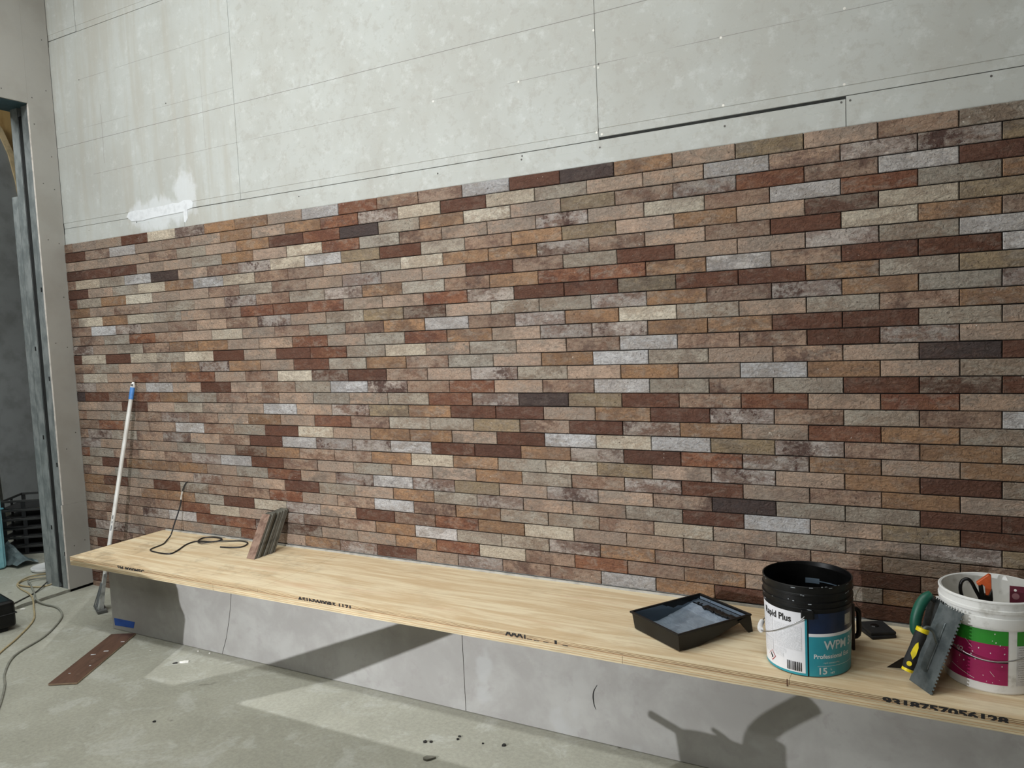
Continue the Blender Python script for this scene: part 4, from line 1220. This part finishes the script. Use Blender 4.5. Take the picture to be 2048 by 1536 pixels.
c3 = tube('extension_lead', [(-0.30, -0.62, .010), (-0.37, -0.56, .02), (-0.45, -0.42, .018), (-0.52, -0.28, .018), (-0.60, -0.17, .03), (-0.72, -0.05, .018), (-0.64, 0.03, .018)], .0042, basic('dark_cable', (60, 58, 52), .6), None, 7, 6)
tag(c3, 'thin dark lead crossing the open floor joint', 'cable')

# dark tool case at the left edge
cs = empty('tool_case', (-0.16, -0.86, 0), math.radians(-12), 'black rounded tool case cut off by the left edge of the picture', 'case')
bm = bmesh.new(); add_box(bm, (-.14, -.22, .02), (.14, .20, .175), .025, 3); new_obj('case_body', bm, M_BLACKP, cs)
bm = bmesh.new(); add_box(bm, (-.145, -.225, .098), (.145, .205, .104), .002); new_obj('case_seam', bm, M_BLACKM, cs)
for sx in (-.1, .1):
    bm = bmesh.new(); add_box(bm, (sx - .02, -.18, 0.0), (sx + .02, .16, .022), .004); new_obj('case_foot', bm, M_BLACKM, cs)

# ------------------------------------------------------------------ beyond the opening
ZS = .012
ar = empty('arched_panel', (-2.2, 0.45, ZS), 0, 'grey sheet with an arched plywood-edged top standing beyond the opening', 'panel')
M_GREYSH = basic('grey_cement_panel', (140, 142, 142), .8, c2=(122, 123, 122), scale=5)
M_PLYV = basic('yellow_plywood', (206, 170, 112), .65, c2=(186, 146, 90), scale=5, stretch=(1, 3, 1))
arcp = [(.30, 3.68), (.45, 3.64), (.58, 3.55), (.66, 3.44), (.725, 3.27), (.765, 3.05), (.79, 2.80), (.80, 2.5)]
arcp = [(a - .45, b - ZS) for a, b in arcp]
pts = [(0.447 - .45, .28), (.80 - .45, .273)] + arcp[::-1] + [(-.75, 3.68), (-.75, .80), (.43 - .45, .80)]
prism('sheet', pts, -.010, .010, M_GREYSH, ar, 'x')
arcb = [(a + .045 * max(0.0, min(1.0, (a + .2) / .5)), b + .05 * max(0.0, min(1.0, (3.9 - a * 4 - 1.0 - (3.68 - b) * 1.2) / 3))) for a, b in arcp]
prism('arch_batten', arcp + arcb[::-1], -.022, .024, basic('pale_batten', (214, 190, 150), .7), ar, 'x')
for y in (-.70, -.30): box('support_leg', (-.06, y, 0.0), (-.0105, y + .045, 1.2), M_STUDW, ar)
box('support_leg', (-.06, .28, 0.0), (-.0105, .325, 1.2), M_STUDW, ar)
pl = empty('plywood_sheet', (-2.45, .6, ZS), 0, 'yellow plywood sheet standing behind the arched panel', 'plywood')
box('sheet', (-.009, -.9, 2.42), (.009, 1.5, 4.0), M_PLYV, pl)
for y in (-.8, .1, 1.0): box('backing_stud', (-.055, y, 0), (-.0095, y + .045, 4.0), M_STUDW, pl)
box('lower_sheet', (-.009, .02, 0.0), (.009, 1.5, 2.418), M_GREYSH, pl)
# stacked black crates
M_CR = basic('black_crate_plastic', (38, 38, 40), .55, c2=(50, 50, 50), scale=20)
NC = 6
for i in range(NC):
    e = empty('crate', (-1.62, .44, ZS + .001 + i * .0725), math.radians(38 + random.uniform(-2, 2)),
              ['bottom black crate of the stack beyond the opening', 'second black crate from the bottom of the stack', 'third black crate from the bottom of the stack', 'fourth black crate from the bottom of the stack', 'fifth black crate from the bottom of the stack', 'topmost black crate of the stack, under the grey sheet'][i], 'crate', 'black crates stacked beyond the opening')
    hx, hy, hh = .24, .17, .070
    bm = bmesh.new(); add_box(bm, (-hx, -hy, 0), (hx, hy, .006)); new_obj('crate_base', bm, M_CR, e)
    bm = bmesh.new()
    for a, b in (((-hx, -hy), (hx, -hy + .008)), ((-hx, hy - .008), (hx, hy)), ((-hx, -hy), (-hx + .008, hy)), ((hx - .008, -hy), (hx, hy))):
        add_box(bm, (a[0], a[1], hh - .018), (b[0], b[1], hh), .0015)
    new_obj('crate_rim', bm, basic('worn_crate_rim', (66, 66, 66), .55), e)
    for k in range(4):
        x = -hx + k * (2 * hx - .03) / 3
        for y in (-hy, hy - .006): box('crate_slat', (x, y, .006), (x + .03, y + .006, hh - .018), M_CR, e)
    y = -.015
    for x in (-hx, hx - .006): box('crate_slat', (x, y, .006), (x + .006, y + .03, hh - .018), M_CR, e)
# blue wrapped block
wb = empty('wrapped_block', (-1.55, -0.24, ZS), 0, 'pale blue plastic-wrapped block at the left edge beyond the opening', 'block')
bm = bmesh.new(); add_box(bm, (-.22, -.24, .001), (.22, .22, .86), .03, 3)
for v in bm.verts: v.co += Vector((random.uniform(-.006, .006), random.uniform(-.006, .006), 0))
new_obj('wrapping', bm, basic('pale_blue_film', (150, 204, 214), .3, c2=(112, 178, 192), scale=9), wb)
bm = bmesh.new(); add_box(bm, (-.226, -.246, .44), (.226, .226, .452), .003); new_obj('strap', bm, basic('blue_strap', (96, 160, 176), .4), wb)
# crumpled clear film
cf = empty('plastic_film', (-1.33, .085, ZS), 0, 'crumpled grey-blue plastic film lying before the black crates', 'film')
bm = bmesh.new(); rr = random.Random(4); N = 9; grid = []
for j in range(N):
    row = []
    for i in range(N):
        u, v_ = i / (N - 1), j / (N - 1)
        x = -.13 + .24 * u; y = -.10 + .16 * v_
        z = .004 + .15 * math.exp(-((v_ - .45) / .3) ** 2) * (1 - .75 * u) + rr.uniform(0, .022)
        row.append(bm.verts.new((x, y, z)))
    grid.append(row)
for a, b in zip(grid, grid[1:]):
    for i in range(N - 1): bm.faces.new((a[i], a[i + 1], b[i + 1], b[i]))
bmesh.ops.solidify(bm, geom=list(bm.faces), thickness=.002)
new_obj('film_sheet', bm, basic('grey_blue_film', (140, 156, 160), .3, c2=(110, 124, 126), scale=20), cf)
# white dish on the slab
ds = empty('plastic_dish', (-1.0, 0.10, ZS), 0, 'white plastic dish lying on the slab beyond the opening', 'dish')
lathe('dish_body', [(.005, .001), (.115, .001), (.125, .010), (.125, .022), (.115, .024), (.10, .016), (.005, .015)], M_WHITEP, ds, 40)

# ------------------------------------------------------------------ lamps and added shadow casters outside the frame
def ceiling_batten(x, y, L_, lab, rz=0):
    e = empty('ceiling_batten', (x, y, ZC), rz, lab, 'ceiling light')
    box('housing', (-L_ / 2, -.07, -.05), (L_ / 2, .07, -.001), M_WHITEP, e, .004)
    t = NT('batten_diffuser'); t.b.inputs['Emission Color'].default_value = (.95, 1, .96, 1); t.b.inputs['Emission Strength'].default_value = 4
    box('diffuser', (-L_ / 2 + .02, -.055, -.075), (L_ / 2 - .02, .055, -.051), t.done((.9, .9, .9, 1), .4), e, .01, 2)
ceiling_batten(1.0, -3.2, 2.8, 'long ceiling batten light above the bench', PI / 2)
ceiling_batten(2.0, -1.5, 4.4, 'ceiling batten light nearest the brick wall')
ceiling_batten(4.2, -3.0, 1.5, 'long ceiling batten light above the camera')
ceiling_batten(-1.2, -1.2, 1.2, 'ceiling batten light added to light the room beyond the opening')
def flood(loc, face, lab, stand):
    zb = 0 if stand else loc[2] - .285
    e = empty('work_light', (loc[0], loc[1], zb), math.atan2(face[1], face[0]) - PI / 2, lab, 'work light')
    z = loc[2] - zb
    box('housing', (-.12, -.06, z - .09), (.12, -.005, z + .09), basic('yellow_lamp_housing', (214, 176, 40), .5), e, .01, 2)
    t = NT('lamp_glass'); t.b.inputs['Emission Color'].default_value = (.95, .97, 1, 1); t.b.inputs['Emission Strength'].default_value = 6
    box('lamp_glass', (-.10, -.0045, z - .07), (.10, .001, z + .07), t.done((.9, .9, .9, 1), .3), e)
    if stand:
        tube('mast', [(0, -.03, .45), (0, -.03, z - .09)], .014, M_BLACKP, e, 10)
        for q in range(3):
            a = q * 2 * PI / 3 + .5
            tube('leg', [(0, -.03, .50), (.45 * math.cos(a), -.03 + .45 * math.sin(a), .01)], .011, M_BLACKP, e, 8)
    else:
        for sx in (-.13, .13): tube('leg', [(sx, -.03, z), (sx, -.15, .012), (sx, .06, .012)], .009, M_BLACKP, e, 8)
    return e
lb = flood((LAMP_B.x - .01, LAMP_B.y + .03, LAMP_B.z), (.05, 1), 'yellow flood light standing on the trestle table', False)
# unseen side flap added to keep the lamp beam off the left wall
LP = LAMP_B + Vector((0.05, 0.11, 0))
Mi = (Matrix.Translation(lb.location) @ Matrix.Rotation(lb.rotation_euler.z, 4, 'Z')).inverted()
yk = LP.y + .16 * (0.03 - LP.y) / (LP.x + .345)
bm = bmesh.new(); add_box(bm, (LP.x - .163, LP.y - .06, LP.z - .13), (LP.x - .160, yk, LP.z + .20), 0, 1, Mi)
new_obj('added_flap', bm, M_BLACKP, lb)
flood((LAMP_A.x, LAMP_A.y, LAMP_A.z), (-.05, 1), 'yellow flood light on a tripod behind the camera', True)
LB = LAMP_B + Vector((0.05, 0.11, 0))
def cast(S, t_): return LB + (Vector(S) - LB) * t_
# work table that carries the flood light and the added shadow casters (left of and below the frame)
ZT = LB.z - .285
tb = empty('trestle_table', (2.25, -2.95, 0), 0, 'plywood trestle table carrying the flood light, left of the frame', 'table')
box('table_top', (-1.15, -.55, ZT - .02), (1.15, .605, ZT), M_PLYV, tb)
for x in (-1.05, 1.0):
    for y in (-.45, .5): box('leg', (x, y, 0), (x + .05, y + .05, ZT - .0205), M_STUDW, tb)
t_ = .245
def onpanel(x, z): return cast((x, -.457, z), t_)
# unseen bag shape, added to shade the left end of the bench front
SK = onpanel(0.75, 0)
sk = empty('shadow_bag', (SK.x, SK.y, ZT), 0, 'unseen bag shape added on the table to shade the left end of the bench front', 'bag')
prof = [(0.95, .372), (1.06, .352), (1.113, .303), (1.121, .205), (1.161, .134), (1.128, .012)]
out = [(onpanel(x, z).x - SK.x, onpanel(x, z).z - ZT) for x, z in prof]
poly = [(-.13, 0), (out[-1][0] - .005, 0)] + out[::-1] + [(-.11, out[0][1] + .004), (-.13, out[0][1] - .01)]
bm = bmesh.new(); add_prism(bm, poly, -.02, .02, 'y'); bmesh.ops.bevel(bm, geom=list(bm.edges), offset=.003, segments=2, affect='EDGES')
new_obj('bag_body', bm, basic('kraft_paper', (186, 168, 136), .8), sk)
# unseen batten, added and shaped so its shadow slants across the bench front
S4 = [(2.71, -.457, .37), (2.99, -.457, .37), (1.90, -.90, 0), (1.50, -.86, 0)]
q = [cast(s_, t_) for s_ in S4]
for a, b in ((0, 3), (1, 2)):
    dd = q[b] - q[a]; q[b] = q[a] + dd * ((q[a].z - ZT - .002) / max(1e-6, q[a].z - q[b].z))
bm = bmesh.new(); bm.faces.new([bm.verts.new(p) for p in q]); bmesh.ops.solidify(bm, geom=list(bm.faces), thickness=.004)
o = new_obj('shadow_batten', bm, M_STUDW); tag(o, 'unseen batten added on the table to cast the slanting shadow on the bench front', 'batten')
# unseen pot and handles, added and shaped for the low bench-front shadow
pb = onpanel(4.07, 0)
po = empty('shadow_pot', (pb.x, pb.y, ZT), 0, 'unseen pot with handles added on the table to cast the low shadow on the bench front', 'pot')
def cl(x, z):
    p = onpanel(x, z); return (p.x - pb.x, p.z - ZT)
r_ = (cl(4.255, .1)[0] - cl(3.90, .1)[0]) / 2; cxm = (cl(4.255, .1)[0] + cl(3.90, .1)[0]) / 2
lathe('pot_body', [(r_ * .8, 0.001), (r_, cl(4, .075)[1]), (r_ - .003, cl(4, .075)[1]), (r_ * .75, .01)], M_BLACKP, po, 40, caps=True, loc=(cxm, 0, 0))
def stick(pts, nm, w_):
    tube(nm, [(cl(x, z)[0], 0, cl(x, z)[1]) for x, z in pts], w_, M_BLACKP, po, 8, 3)
stick([(4.06, .04), (3.995, .072), (3.778, .158)], 'caster_stick', .0037)
stick([(4.10, .05), (4.07, .11), (4.012, .15)], 'caster_hook', [.0042, .0035, .002])
stick([(4.16, .06), (4.165, .14), (4.22, .215), (4.345, .313)], 'caster_handle', .0092)
bm = bmesh.new(); a, b = cl(4.20, .0); a2, b2 = cl(4.255, .153); add_box(bm, (a, -.005, .005), (a2, .005, b2), .002); new_obj('caster_bar', bm, M_BLACKP, po)
